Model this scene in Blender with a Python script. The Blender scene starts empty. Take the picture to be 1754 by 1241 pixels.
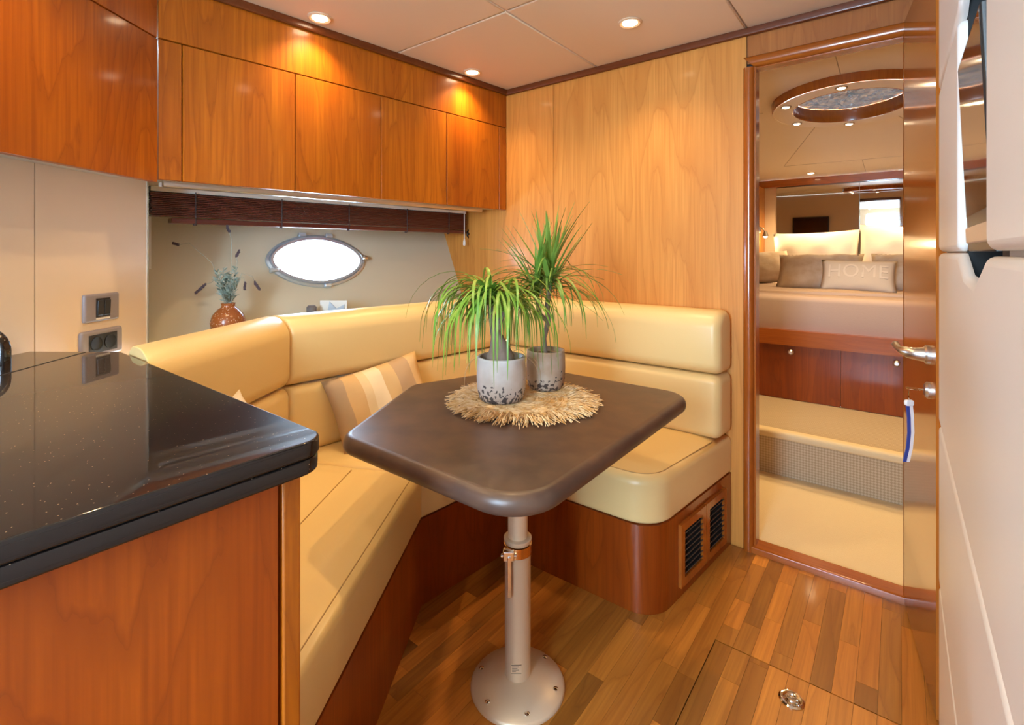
import bpy, bmesh, math, random
from mathutils import Vector, Matrix
R = math.radians
PI = math.pi
rnd = random.Random(7)
scene = bpy.context.scene
C = scene.collection

# ------------------------------------------------------------------ camera
cam = bpy.data.cameras.new('camera')
cam.sensor_width = 36.0
cam.lens = 36.0 * 850.0 / 1754.0
cam.shift_y = -188.5 / 1754.0
cam.clip_start = 0.005
cam.clip_end = 100
camo = bpy.data.objects.new('camera', cam)
C.objects.link(camo)
camo.location = (0, 0, 1.15)
camo.rotation_euler = (R(90), 0, math.atan(662.0 / 850.0))
scene.camera = camo

# ------------------------------------------------------------------ world, daylight, exposure
SKY = 58.0
world = bpy.data.worlds.new('sky')
scene.world = world
world.use_nodes = True
bg = world.node_tree.nodes['Background']
bg.inputs[0].default_value = (0.56, 0.78, 1.0, 1)
bg.inputs[1].default_value = SKY
LAMP = 25.0            # watts of each downlight in the saloon
BEDLAMP = 58.0
WARM = (1.0, 0.69, 0.33)
vs = scene.view_settings
vs.view_transform = 'Standard'
vs.look = 'None'
vs.gamma = 1.0
vs.use_curve_mapping = False
vs.exposure = 0.12
cy = scene.cycles
cy.use_denoising = True
cy.max_bounces = 10
cy.diffuse_bounces = 6
cy.glossy_bounces = 5
cy.transparent_max_bounces = 12
cy.sample_clamp_indirect = 6.0
cy.blur_glossy = 0.5
cy.caustics_reflective = False
cy.caustics_refractive = False

D_AXIS = (0.1009, 0.9949, 0.0)
def portal(name, loc, sx, sy, direction, xaxis=None):
    l = bpy.data.lights.new(name, 'AREA')
    l.shape = 'RECTANGLE'
    l.size, l.size_y = sx, sy
    l.cycles.is_portal = True
    o = bpy.data.objects.new(name, l)
    C.objects.link(o)
    o.location = loc
    if xaxis is None:
        o.rotation_euler = Vector(direction).to_track_quat('-Z', 'Y').to_euler()
    else:
        z_ = -Vector(direction).normalized(); x_ = Vector(xaxis).normalized(); y_ = z_.cross(x_).normalized(); x_ = y_.cross(z_)
        o.rotation_euler = Matrix((x_, y_, z_)).transposed().to_euler()
    return o
portal('sky_portal_companionway', (-0.25, -1.63, 1.3), 0.52, 1.22, (0, 1, 0))
portal('sky_portal_galley', (-1.668, -0.85, 1.19), 0.82, 0.44, (1, 0, 0))
portal('sky_portal_porthole', (-2.195, 1.286, 1.094), 0.5, 0.26, (0.923, -0.094, 0.373), D_AXIS)

# ------------------------------------------------------------------ mesh helpers
def link(o, parent=None):
    C.objects.link(o)
    if parent is not None:
        o.parent = parent
    return o

def thing(name, label, cat, loc=(0, 0, 0), group=None, kind=None):
    o = bpy.data.objects.new(name, None)
    o.empty_display_size = 0.05
    C.objects.link(o)
    o.location = loc
    return tag(o, label, cat, group, kind)

def tag(o, label=None, cat=None, group=None, kind=None):
    if label: o['label'] = label
    if cat: o['category'] = cat
    if group: o['group'] = group
    if kind: o['kind'] = kind
    return o

def wloc(o):
    v = Vector((0, 0, 0))
    while o is not None:
        v += Vector(o.location)
        o = o.parent
    return v

def mk(name, verts, faces, mat, parent=None, smooth=False, M=None, sharp=None, origin=None, caps=False):
    vs_ = [Vector(v) for v in verts]
    if M is not None:
        vs_ = [M @ v for v in vs_]
    base = wloc(parent) if parent is not None else Vector((0, 0, 0))
    loc = Vector((0, 0, 0))
    if origin is not None:
        loc = Vector(origin) - base
    me = bpy.data.meshes.new(name)
    me.from_pydata([tuple(v - base - loc) for v in vs_], [], faces)
    bm = bmesh.new(); bm.from_mesh(me)
    bmesh.ops.remove_doubles(bm, verts=bm.verts, dist=1e-6)
    bmesh.ops.recalc_face_normals(bm, faces=bm.faces)
    if smooth:
        ang = R(sharp if sharp else 40)
        for f in bm.faces: f.smooth = True
        for e in bm.edges:
            if len(e.link_faces) == 2 and e.calc_face_angle(0) > ang:
                e.smooth = False
        if caps:
            bm.faces.ensure_lookup_table()
            for fc_ in (bm.faces[-1], bm.faces[-2]):
                for e in fc_.edges: e.smooth = False
    bm.to_mesh(me); bm.free()
    me.materials.append(mat)
    o = bpy.data.objects.new(name, me)
    o.location = loc
    return link(o, parent)

BF = [(0, 3, 2, 1), (4, 5, 6, 7), (0, 1, 5, 4), (1, 2, 6, 5), (2, 3, 7, 6), (3, 0, 4, 7)]
def bxv(x0, x1, y0, y1, z0, z1):
    return [(x0, y0, z0), (x1, y0, z0), (x1, y1, z0), (x0, y1, z0), (x0, y0, z1), (x1, y0, z1), (x1, y1, z1), (x0, y1, z1)]

def box(name, x0, x1, y0, y1, z0, z1, mat, parent=None, M=None, bev=0.0):
    if bev > 0:
        return rprism(name, [(x0, y0), (x1, y0), (x1, y1), (x0, y1)], z0, z1, mat, parent, rt=bev, rb=bev, M=M, seg=2)
    return mk(name, bxv(x0, x1, y0, y1, z0, z1), BF, mat, parent, M=M)

class MB:
    def __init__(s): s.v = []; s.f = []
    def add(s, v, f):
        n = len(s.v); s.v += [tuple(q) for q in v]; s.f += [tuple(i + n for i in q) for q in f]
    def box(s, *a, M=None):
        v = [Vector(q) for q in bxv(*a)]
        if M is not None: v = [M @ q for q in v]
        s.add(v, BF)
    def tube(s, pts, r, seg=8, cap=True):
        v, f = tubev(pts, r, seg, cap); s.add(v, f)
    def build(s, name, mat, parent=None, smooth=False, sharp=None, M=None):
        return mk(name, s.v, s.f, mat, parent, smooth, M, sharp)

def area2(p): return sum(p[i][0] * p[(i + 1) % len(p)][1] - p[(i + 1) % len(p)][0] * p[i][1] for i in range(len(p)))

def round_poly(pts, radii, seg=6):
    if not hasattr(radii, '__len__'): radii = [radii] * len(pts)
    out = []
    n = len(pts)
    for i in range(n):
        p = Vector(pts[i][:2]); a = Vector(pts[i - 1][:2]); b = Vector(pts[(i + 1) % n][:2]); r = radii[i]
        if r <= 0: out.append(tuple(p)); continue
        da = (a - p).normalized(); db = (b - p).normalized()
        ang = math.acos(max(-1, min(1, da.dot(db))))
        t = min(r / math.tan(ang / 2), 0.49 * (a - p).length, 0.49 * (b - p).length)
        rr = t * math.tan(ang / 2)
        c = p + (da + db).normalized() * (rr / math.sin(ang / 2))
        s = p + da * t; e = p + db * t
        a0 = math.atan2(s.y - c.y, s.x - c.x); a1 = math.atan2(e.y - c.y, e.x - c.x)
        d = (a1 - a0 + PI) % (2 * PI) - PI
        for k in range(seg + 1):
            q = a0 + d * k / seg
            out.append((c.x + rr * math.cos(q), c.y + rr * math.sin(q)))
    return out

def inset(p, d):
    n = len(p); out = []
    for i in range(n):
        a = Vector(p[i - 1]); b = Vector(p[i]); c = Vector(p[(i + 1) % n])
        d1 = (b - a); d2 = (c - b)
        if d1.length < 1e-9: d1 = d2
        if d2.length < 1e-9: d2 = d1
        d1.normalize(); d2.normalize()
        n1 = Vector((-d1.y, d1.x)); n2 = Vector((-d2.y, d2.x))
        m = n1 + n2
        k = 1 + n1.dot(n2)
        m = m / max(k, 0.35)
        out.append((b.x + m.x * d, b.y + m.y * d))
    return out

def rprismv(outline, z0, z1, rt, rb, seg=4, crown=0.0):
    p = [tuple(q[:2]) for q in outline]
    q = [p[0]]
    for a in p[1:]:
        if (Vector(a) - Vector(q[-1])).length > 1e-6: q.append(a)
    if (Vector(q[0]) - Vector(q[-1])).length < 1e-6: q.pop()
    p = q
    if area2(p) < 0: p = p[::-1]
    rings = []
    if rb > 0:
        for k in range(seg + 1):
            a = PI / 2 * k / seg
            rings.append((rb * (1 - math.sin(a)), z0 + rb * (1 - math.cos(a))))
    else: rings.append((0, z0))
    if rt > 0:
        for k in range(seg + 1):
            a = PI / 2 * k / seg
            rings.append((rt * (1 - math.cos(a)), z1 - rt + rt * math.sin(a)))
    else: rings.append((0, z1))
    if crown > 0:
        rings.append((rt + 0.02, z1 + crown * 0.6)); rings.append((rt + 0.055, z1 + crown))
    n = len(p); v = []; f = []
    for d, z in rings:
        for x, y in inset(p, d): v.append((x, y, z))
    for i in range(len(rings) - 1):
        for j in range(n):
            k = (j + 1) % n
            f.append((i * n + j, i * n + k, (i + 1) * n + k, (i + 1) * n + j))
    f.append(tuple(range(n - 1, -1, -1)))
    L = (len(rings) - 1) * n
    f.append(tuple(range(L, L + n)))
    return v, f

def rprism(name, outline, z0, z1, mat, parent=None, rt=0.0, rb=0.0, M=None, seg=4, crown=0.0, sharp=50):
    v, f = rprismv(outline, z0, z1, rt, rb, seg, crown)
    return mk(name, v, f, mat, parent, smooth=True, M=M, sharp=sharp, caps=True)

def tubev(pts, r, seg=8, cap=True):
    pts = [Vector(p) for p in pts]; n = len(pts)
    rs = r if hasattr(r, '__len__') else [r] * n
    v = []; f = []
    up = None
    for i, p in enumerate(pts):
        t = (pts[min(i + 1, n - 1)] - pts[max(i - 1, 0)]).normalized()
        if up is None:
            up = Vector((0, 0, 1)) if abs(t.z) < 0.9 else Vector((1, 0, 0))
        s = t.cross(up)
        if s.length < 1e-6: s = t.orthogonal()
        s.normalize(); up = s.cross(t).normalized()
        for k in range(seg):
            a = 2 * PI * k / seg
            v.append(p + (s * math.cos(a) + up * math.sin(a)) * rs[i])
    for i in range(n - 1):
        for k in range(seg):
            k2 = (k + 1) % seg
            f.append((i * seg + k, i * seg + k2, (i + 1) * seg + k2, (i + 1) * seg + k))
    if cap:
        f.append(tuple(range(seg - 1, -1, -1)))
        f.append(tuple(range((n - 1) * seg, n * seg)))
    return v, f

def tube(name, pts, r, mat, parent=None, seg=8):
    v, f = tubev(pts, r, seg)
    return mk(name, v, f, mat, parent, smooth=True, sharp=60)

def lathe(name, prof, center, mat, parent=None, seg=32, M=None, sharp=40, sx=1.0, sy=1.0):
    v = []; f = []; n = len(prof)
    for r_, z in prof:
        for k in range(seg):
            a = 2 * PI * k / seg
            v.append((center[0] + max(r_, 1e-5) * sx * math.cos(a), center[1] + max(r_, 1e-5) * sy * math.sin(a), center[2] + z))
    for i in range(n - 1):
        for k in range(seg):
            k2 = (k + 1) % seg
            f.append((i * seg + k, i * seg + k2, (i + 1) * seg + k2, (i + 1) * seg + k))
    f.append(tuple(range(seg - 1, -1, -1)))
    f.append(tuple(range((n - 1) * seg, n * seg)))
    return mk(name, v, f, mat, parent, smooth=True, M=M, sharp=sharp)

def frame(o, ex, ey, ez):
    ex, ey, ez, o = Vector(ex), Vector(ey), Vector(ez), Vector(o)
    return Matrix(((ex.x, ey.x, ez.x, o.x), (ex.y, ey.y, ez.y, o.y), (ex.z, ey.z, ez.z, o.z), (0, 0, 0, 1)))

def rrect(w, h, r, seg=5):
    return round_poly([(-w / 2, -h / 2), (w / 2, -h / 2), (w / 2, h / 2), (-w / 2, h / 2)], r, seg)

# ------------------------------------------------------------------ materials
def new_mat(name):
    m = bpy.data.materials.new(name); m.use_nodes = True
    nt = m.node_tree
    return m, nt, nt.nodes['Principled BSDF']

def lin(*c):
    def g(v):
        v /= 255.0
        return v / 12.92 if v <= 0.04045 else ((v + 0.055) / 1.055) ** 2.4
    return (g(c[0]), g(c[1]), g(c[2]), 1)

def plain(name, col, rough=0.5, metal=0.0, coat=0.0, spec=0.5, bump=None, var=None):
    m, nt, b = new_mat(name)
    b.inputs['Base Color'].default_value = col
    b.inputs['Roughness'].default_value = rough
    b.inputs['Metallic'].default_value = metal
    b.inputs['Coat Weight'].default_value = coat
    b.inputs['Coat Roughness'].default_value = 0.08
    b.inputs['Specular IOR Level'].default_value = spec
    N = nt.nodes.new; Lk = nt.links.new
    if bump or var:
        tc = N('ShaderNodeTexCoord')
    if bump:
        nz = N('ShaderNodeTexNoise'); nz.inputs['Scale'].default_value = bump[0]; nz.inputs['Detail'].default_value = 3
        bp = N('ShaderNodeBump'); bp.inputs['Strength'].default_value = bump[1]; bp.inputs['Distance'].default_value = 0.002
        Lk(tc.outputs['Object'], nz.inputs['Vector']); Lk(nz.outputs['Fac'], bp.inputs['Height']); Lk(bp.outputs['Normal'], b.inputs['Normal'])
    if var:
        nz2 = N('ShaderNodeTexNoise'); nz2.inputs['Scale'].default_value = var[0]; nz2.inputs['Detail'].default_value = 4
        mx = N('ShaderNodeMix'); mx.data_type = 'RGBA'
        mx.inputs[6].default_value = col; mx.inputs[7].default_value = var[1]
        cr = N('ShaderNodeMapRange'); cr.inputs[1].default_value = 0.35; cr.inputs[2].default_value = 0.65
        Lk(tc.outputs['Object'], nz2.inputs['Vector']); Lk(nz2.outputs['Fac'], cr.inputs[0]); Lk(cr.outputs[0], mx.inputs[0]); Lk(mx.outputs[2], b.inputs['Base Color'])
    return m

def wood(name, light, dark, line, axis='Z', rough=0.28, coat=0.5, rings=15.0, across=4.6, along=0.75, world_pos=False, tone=None, linew=0.6):
    """veneer: contour lines of a noise field stretched along the grain give cathedral figure; fine fibres on top"""
    m, nt, b = new_mat(name)
    N = nt.nodes.new; Lk = nt.links.new
    oi = N('ShaderNodeObjectInfo')
    if world_pos:
        g = N('ShaderNodeNewGeometry'); src = g.outputs['Position']
    else:
        tc = N('ShaderNodeTexCoord'); src = tc.outputs['Object']
    off = N('ShaderNodeVectorMath'); off.operation = 'MULTIPLY_ADD'
    cmb = N('ShaderNodeCombineXYZ')
    mul = N('ShaderNodeMath'); mul.operation = 'MULTIPLY'; mul.inputs[1].default_value = 23.0
    Lk(oi.outputs['Random'], mul.inputs[0])
    for i in range(3): Lk(mul.outputs[0], cmb.inputs[i])
    ad = N('ShaderNodeVectorMath'); ad.operation = 'ADD'
    Lk(src, ad.inputs[0]); Lk(cmb.outputs[0], ad.inputs[1])
    def stretched(ac, al):
        mp = N('ShaderNodeVectorMath'); mp.operation = 'MULTIPLY'
        s = [ac, ac, ac]; s['XYZ'.index(axis)] = al
        mp.inputs[1].default_value = s
        Lk(ad.outputs[0], mp.inputs[0])
        return mp.outputs[0]
    n1 = N('ShaderNodeTexNoise'); n1.inputs['Scale'].default_value = 1.0; n1.inputs['Detail'].default_value = 1.2; n1.inputs['Roughness'].default_value = 0.4
    Lk(stretched(across, along), n1.inputs['Vector'])
    nw = N('ShaderNodeTexNoise'); nw.inputs['Scale'].default_value = 1.0; nw.inputs['Detail'].default_value = 3
    Lk(stretched(across * 8, along * 8), nw.inputs['Vector'])
    k = N('ShaderNodeMath'); k.operation = 'MULTIPLY_ADD'; k.inputs[1].default_value = 0.05
    Lk(nw.outputs['Fac'], k.inputs[0]); Lk(n1.outputs['Fac'], k.inputs[2])
    k2 = N('ShaderNodeMath'); k2.operation = 'MULTIPLY'; k2.inputs[1].default_value = rings
    Lk(k.outputs[0], k2.inputs[0])
    fr = N('ShaderNodeMath'); fr.operation = 'FRACT'; Lk(k2.outputs[0], fr.inputs[0])
    ramp = N('ShaderNodeValToRGB')
    ramp.color_ramp.elements[0].position = 0.0; ramp.color_ramp.elements[0].color = (1, 1, 1, 1)
    ramp.color_ramp.elements[1].position = 1.0; ramp.color_ramp.elements[1].color = (0.75, 0.75, 0.75, 1)
    e = ramp.color_ramp.elements.new(0.12); e.color = (0.1, 0.1, 0.1, 1)
    e = ramp.color_ramp.elements.new(0.5); e.color = (0.0, 0.0, 0.0, 1)
    Lk(fr.outputs[0], ramp.inputs[0])
    n2 = N('ShaderNodeTexNoise'); n2.inputs['Scale'].default_value = 1.0; n2.inputs['Detail'].default_value = 4
    Lk(stretched(130, 3.0), n2.inputs['Vector'])
    n3 = N('ShaderNodeTexNoise'); n3.inputs['Scale'].default_value = 1.0; n3.inputs['Detail'].default_value = 2
    Lk(stretched(9, 0.5), n3.inputs['Vector'])
    mr = N('ShaderNodeMapRange'); mr.inputs[1].default_value = 0.32; mr.inputs[2].default_value = 0.68
    Lk(n3.outputs['Fac'], mr.inputs[0])
    mxa = N('ShaderNodeMix'); mxa.data_type = 'RGBA'; mxa.inputs[6].default_value = light; mxa.inputs[7].default_value = dark
    Lk(mr.outputs[0], mxa.inputs[0])
    fib = N('ShaderNodeMapRange'); fib.inputs[1].default_value = 0.3; fib.inputs[2].default_value = 0.7; fib.inputs[3].default_value = 0.0; fib.inputs[4].default_value = 0.5
    Lk(n2.outputs['Fac'], fib.inputs[0])
    lw = N('ShaderNodeMath'); lw.operation = 'MULTIPLY'; lw.inputs[1].default_value = linew; Lk(ramp.outputs[0], lw.inputs[0])
    mxn = N('ShaderNodeMath'); mxn.operation = 'MAXIMUM'; Lk(lw.outputs[0], mxn.inputs[0]); Lk(fib.outputs[0], mxn.inputs[1])
    mxb = N('ShaderNodeMix'); mxb.data_type = 'RGBA'; mxb.inputs[7].default_value = line
    Lk(mxa.outputs[2], mxb.inputs[6]); Lk(mxn.outputs[0], mxb.inputs[0])
    out = mxb.outputs[2]
    if tone:
        hs = N('ShaderNodeHueSaturation')
        tr = N('ShaderNodeMapRange'); tr.inputs[3].default_value = tone[0]; tr.inputs[4].default_value = tone[1]
        wn = N('ShaderNodeTexWhiteNoise'); wn.noise_dimensions = '1D'; Lk(oi.outputs['Random'], wn.inputs['W'])
        Lk(wn.outputs['Value'], tr.inputs[0]); Lk(tr.outputs[0], hs.inputs['Value']); Lk(out, hs.inputs['Color'])
        out = hs.outputs[0]
    Lk(out, b.inputs['Base Color'])
    b.inputs['Roughness'].default_value = rough
    b.inputs['Coat Weight'].default_value = coat
    b.inputs['Coat Roughness'].default_value = 0.10
    b.inputs['Specular IOR Level'].default_value = 0.32
    return m

cab_cols = ((0.52, 0.150, 0.007, 1), (0.37, 0.086, 0.004, 1), (0.17, 0.030, 0.002, 1))
M_cab = wood('cherry_veneer', *cab_cols, axis='Z', rough=0.34, coat=0.25)
M_cabX = wood('cherry_veneer_horizontal_x', *cab_cols, axis='X', rough=0.3, coat=0.4)
M_cabY = wood('cherry_veneer_horizontal_y', *cab_cols, axis='Y', rough=0.3, coat=0.4)
M_bulk = wood('light_cherry_veneer', (0.69, 0.310, 0.068, 1), (0.61, 0.245, 0.046, 1), (0.39, 0.125, 0.018, 1), axis='Z', rough=0.42, coat=0.08, rings=9, linew=0.6)
M_trim = wood('cherry_trim', (0.42, 0.115, 0.012, 1), (0.34, 0.083, 0.009, 1), (0.21, 0.045, 0.005, 1), axis='Z', rough=0.25, coat=0.6)
M_trimX = wood('cherry_trim_x', (0.42, 0.115, 0.012, 1), (0.34, 0.083, 0.009, 1), (0.21, 0.045, 0.005, 1), axis='X', rough=0.25, coat=0.6)
M_trimY = wood('cherry_trim_y', (0.30, 0.09, 0.018, 1), (0.24, 0.065, 0.012, 1), (0.15, 0.035, 0.006, 1), axis='Y', rough=0.25, coat=0.6)
M_corn = wood('shaded_cherry_cornice', (0.15, 0.036, 0.007, 1), (0.12, 0.027, 0.005, 1), (0.08, 0.016, 0.003, 1), axis='X', rough=0.35, coat=0.2)  # cherry trim darkened, the shade below the ceiling put into its colour
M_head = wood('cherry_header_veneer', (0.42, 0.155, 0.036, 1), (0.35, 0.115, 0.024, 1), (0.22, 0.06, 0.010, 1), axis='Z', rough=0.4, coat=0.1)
M_base = wood('red_cherry_base', (0.31, 0.060, 0.004, 1), (0.23, 0.038, 0.003, 1), (0.12, 0.017, 0.002, 1), axis='Z', rough=0.28, coat=0.5)
M_plank = wood('oiled_teak_strip', (0.60, 0.235, 0.034, 1), (0.49, 0.170, 0.022, 1), (0.24, 0.065, 0.008, 1), axis='Y', rough=0.34, coat=0.2, world_pos=True, tone=(0.5, 1.15), rings=10, across=6, along=0.8)
M_sub = plain('dark_caulk', (0.03, 0.012, 0.005, 1), 0.7)
M_leather = plain('cream_leather', (0.73, 0.53, 0.235, 1), 0.36, bump=(220, 0.10), spec=0.5)
M_piping = plain('leather_seam', (0.46, 0.29, 0.11, 1), 0.55)
M_vinyl = plain('cream_ceiling_vinyl', (0.70, 0.565, 0.41, 1), 0.55, bump=(160, 0.08))
M_vinyl2 = plain('brightened_cabin_vinyl', (0.88, 0.80, 0.68, 1), 0.6, bump=(60, 0.15))  # ceiling vinyl lightened, lamp light it lacks is put into the colour
M_white = plain('white_padded_leather', (0.82, 0.79, 0.75, 1), 0.42, bump=(200, 0.08))
M_panel = plain('beige_laminate', (0.70, 0.56, 0.42, 1), 0.4)
M_hull = plain('stone_hull_lining', (0.58, 0.52, 0.39, 1), 0.5)
M_edge = plain('pale_edge_strip', (0.75, 0.72, 0.68, 1), 0.35)
M_under = plain('grey_beige_underside', (0.52, 0.46, 0.38, 1), 0.5)
M_alu = plain('brushed_aluminium', (0.66, 0.63, 0.60, 1), 0.32, metal=1.0)
M_chrome = plain('chrome', (0.85, 0.83, 0.80, 1), 0.08, metal=1.0)
M_satin = plain('satin_champagne_metal', (0.72, 0.57, 0.40, 1), 0.40, metal=0.35, bump=(300, 0.06))
M_dark = plain('black_gap', (0.006, 0.005, 0.005, 1), 0.7)
M_black = plain('black_plastic', (0.012, 0.012, 0.014, 1), 0.35)
M_grille = plain('dark_brown_louvre', (0.075, 0.048, 0.034, 1), 0.4)
M_plate = plain('mauve_grey_plastic', (0.22, 0.185, 0.195, 1), 0.38)
M_blind = wood('mahogany_slat', (0.13, 0.028, 0.018, 1), (0.10, 0.02, 0.013, 1), (0.05, 0.009, 0.006, 1), axis='Y', rough=0.3, coat=0.4)
M_cord = plain('dark_cord', (0.05, 0.03, 0.03, 1), 0.8)
M_wcord = plain('white_cord', (0.8, 0.78, 0.75, 1), 0.6)
M_table = plain('brown_leather_laminate', (0.060, 0.034, 0.026, 1), 0.38, bump=(70, 0.05), var=(16, (0.095, 0.052, 0.034, 1)))
M_carpet = plain('cream_carpet', (0.68, 0.54, 0.33, 1), 0.95, spec=0.1, bump=(260, 0.8))
M_bed = plain('taupe_bedspread', (0.43, 0.33, 0.30, 1), 0.9, spec=0.1, bump=(180, 0.3))
M_sheet = plain('pale_taupe_sheet', (0.56, 0.43, 0.36, 1), 0.9, spec=0.1)
M_pilw = plain('white_linen', (0.80, 0.73, 0.66, 1), 0.9, spec=0.1, bump=(30, 0.3))
M_pilt = plain('tan_linen', (0.52, 0.41, 0.31, 1), 0.9, spec=0.1, bump=(120, 0.4), var=(14, (0.62, 0.54, 0.46, 1)))
M_pilc = plain('cream_linen', (0.68, 0.60, 0.52, 1), 0.9, spec=0.1, bump=(120, 0.4))
M_print = plain('pale_print', (0.78, 0.70, 0.62, 1), 0.9, spec=0.1)
M_mirror = plain('mirror', (0.80, 0.78, 0.74, 1), 0.02, metal=1.0)
M_leafA = plain('ponytail_leaf', (0.10, 0.27, 0.028, 1), 0.42, var=(9, (0.24, 0.36, 0.045, 1)))
M_leafB = plain('dracaena_leaf', (0.075, 0.22, 0.026, 1), 0.40, var=(7, (0.22, 0.31, 0.055, 1)))
M_leafE = plain('dry_leaf', (0.42, 0.30, 0.16, 1), 0.8)
M_trunk = plain('grey_brown_trunk', (0.20, 0.14, 0.105, 1), 0.85, bump=(60, 0.6), var=(30, (0.30, 0.23, 0.18, 1)))
M_soil = plain('soil', (0.045, 0.030, 0.020, 1), 0.95, bump=(90, 1.0))
M_raffia = plain('raffia', (0.58, 0.33, 0.11, 1), 0.75, var=(60, (0.80, 0.62, 0.38, 1)), bump=(150, 0.5))
M_sage = plain('grey_green_leaf', (0.20, 0.27, 0.22, 1), 0.8, var=(60, (0.33, 0.40, 0.36, 1)))
M_lav = plain('dried_lavender', (0.07, 0.045, 0.055, 1), 0.9)
M_stem = plain('dry_stem', (0.30, 0.31, 0.25, 1), 0.8)
M_key = plain('blue_ribbon', (0.03, 0.06, 0.28, 1), 0.5)
M_ribw = plain('white_ribbon', (0.80, 0.80, 0.80, 1), 0.5)
M_screen = plain('tv_screen', (0.012, 0.011, 0.011, 1), 0.05, spec=0.9, coat=1.0)
M_port = plain('pale_blue_metal', (0.55, 0.62, 0.70, 1), 0.3, metal=0.7)

def emis(name, col, s):
    m, nt, b = new_mat(name)
    b.inputs['Base Color'].default_value = (0.8, 0.8, 0.8, 1)
    b.inputs['Emission Color'].default_value = col
    b.inputs['Emission Strength'].default_value = s
    return m
M_bulb = emis('lit_lamp_lens', (1.0, 0.80, 0.52, 1), 30.0)

def glass(name):
    m, nt, b = new_mat(name)
    nt.nodes.remove(b)
    N = nt.nodes.new; Lk = nt.links.new
    t = N('ShaderNodeBsdfTransparent'); t.inputs[0].default_value = (0.97, 0.98, 1, 1)
    g = N('ShaderNodeBsdfGlossy'); g.inputs['Roughness'].default_value = 0.02
    mx = N('ShaderNodeMixShader'); mx.inputs[0].default_value = 0.05
    Lk(t.outputs[0], mx.inputs[1]); Lk(g.outputs[0], mx.inputs[2]); Lk(mx.outputs[0], nt.nodes['Material Output'].inputs[0])
    return m
M_glass = glass('window_glass')

def granite():
    m, nt, b = new_mat('black_sparkle_granite')
    N = nt.nodes.new; Lk = nt.links.new
    tc = N('ShaderNodeTexCoord')
    vo = N('ShaderNodeTexVoronoi'); vo.inputs['Scale'].default_value = 290
    Lk(tc.outputs['Object'], vo.inputs['Vector'])
    lt = N('ShaderNodeMath'); lt.operation = 'LESS_THAN'; lt.inputs[1].default_value = 0.2
    Lk(vo.outputs['Distance'], lt.inputs[0])
    sp = N('ShaderNodeSeparateColor'); Lk(vo.outputs['Color'], sp.inputs[0])
    gt = N('ShaderNodeMath'); gt.operation = 'GREATER_THAN'; gt.inputs[1].default_value = 0.92
    Lk(sp.outputs[0], gt.inputs[0])
    mu = N('ShaderNodeMath'); mu.operation = 'MULTIPLY'; Lk(lt.outputs[0], mu.inputs[0]); Lk(gt.outputs[0], mu.inputs[1])
    mx = N('ShaderNodeMix'); mx.data_type = 'RGBA'
    mx.inputs[6].default_value = (0.010, 0.008, 0.008, 1); mx.inputs[7].default_value = (0.40, 0.30, 0.20, 1)
    Lk(mu.outputs[0], mx.inputs[0]); Lk(mx.outputs[2], b.inputs['Base Color'])
    b.inputs['Roughness'].default_value = 0.32
    b.inputs['Coat Weight'].default_value = 0.85; b.inputs['Coat Roughness'].default_value = 0.02; b.inputs['Coat IOR'].default_value = 1.55
    b.inputs['Specular IOR Level'].default_value = 0.06
    return m
M_granite = granite()

def pot_mat(name, col, col2, spot):
    m, nt, b = new_mat(name)
    N = nt.nodes.new; Lk = nt.links.new
    tc = N('ShaderNodeTexCoord')
    nz = N('ShaderNodeTexNoise'); nz.inputs['Scale'].default_value = 12; nz.inputs['Detail'].default_value = 5
    Lk(tc.outputs['Object'], nz.inputs['Vector'])
    mr = N('ShaderNodeMapRange'); mr.inputs[1].default_value = 0.4; mr.inputs[2].default_value = 0.62; Lk(nz.outputs['Fac'], mr.inputs[0])
    mx = N('ShaderNodeMix'); mx.data_type = 'RGBA'; mx.inputs[6].default_value = col; mx.inputs[7].default_value = col2; Lk(mr.outputs[0], mx.inputs[0])
    n2 = N('ShaderNodeTexNoise'); n2.inputs['Scale'].default_value = 95; n2.inputs['Detail'].default_value = 3; Lk(tc.outputs['Object'], n2.inputs['Vector'])
    sx = N('ShaderNodeSeparateXYZ'); Lk(tc.outputs['Object'], sx.inputs[0])
    hz = N('ShaderNodeMapRange'); hz.inputs[1].default_value = 0.015; hz.inputs[2].default_value = 0.075; hz.inputs[3].default_value = 0.50; hz.inputs[4].default_value = 0.76
    Lk(sx.outputs[2], hz.inputs[0])
    gt = N('ShaderNodeMath'); gt.operation = 'GREATER_THAN'; Lk(n2.outputs['Fac'], gt.inputs[0]); Lk(hz.outputs[0], gt.inputs[1])
    m2 = N('ShaderNodeMix'); m2.data_type = 'RGBA'; m2.inputs[7].default_value = spot; Lk(mx.outputs[2], m2.inputs[6]); Lk(gt.outputs[0], m2.inputs[0])
    Lk(m2.outputs[2], b.inputs['Base Color'])
    b.inputs['Roughness'].default_value = 0.6
    bp = N('ShaderNodeBump'); bp.inputs['Strength'].default_value = 0.4; bp.inputs['Distance'].default_value = 0.002; Lk(nz.outputs['Fac'], bp.inputs['Height']); Lk(bp.outputs[0], b.inputs['Normal'])
    return m
M_potA = pot_mat('whitewashed_clay', (0.60, 0.57, 0.55, 1), (0.50, 0.44, 0.39, 1), (0.06, 0.055, 0.06, 1))
M_potB = pot_mat('brown_washed_clay', (0.36, 0.24, 0.15, 1), (0.44, 0.37, 0.30, 1), (0.06, 0.045, 0.04, 1))

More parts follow.
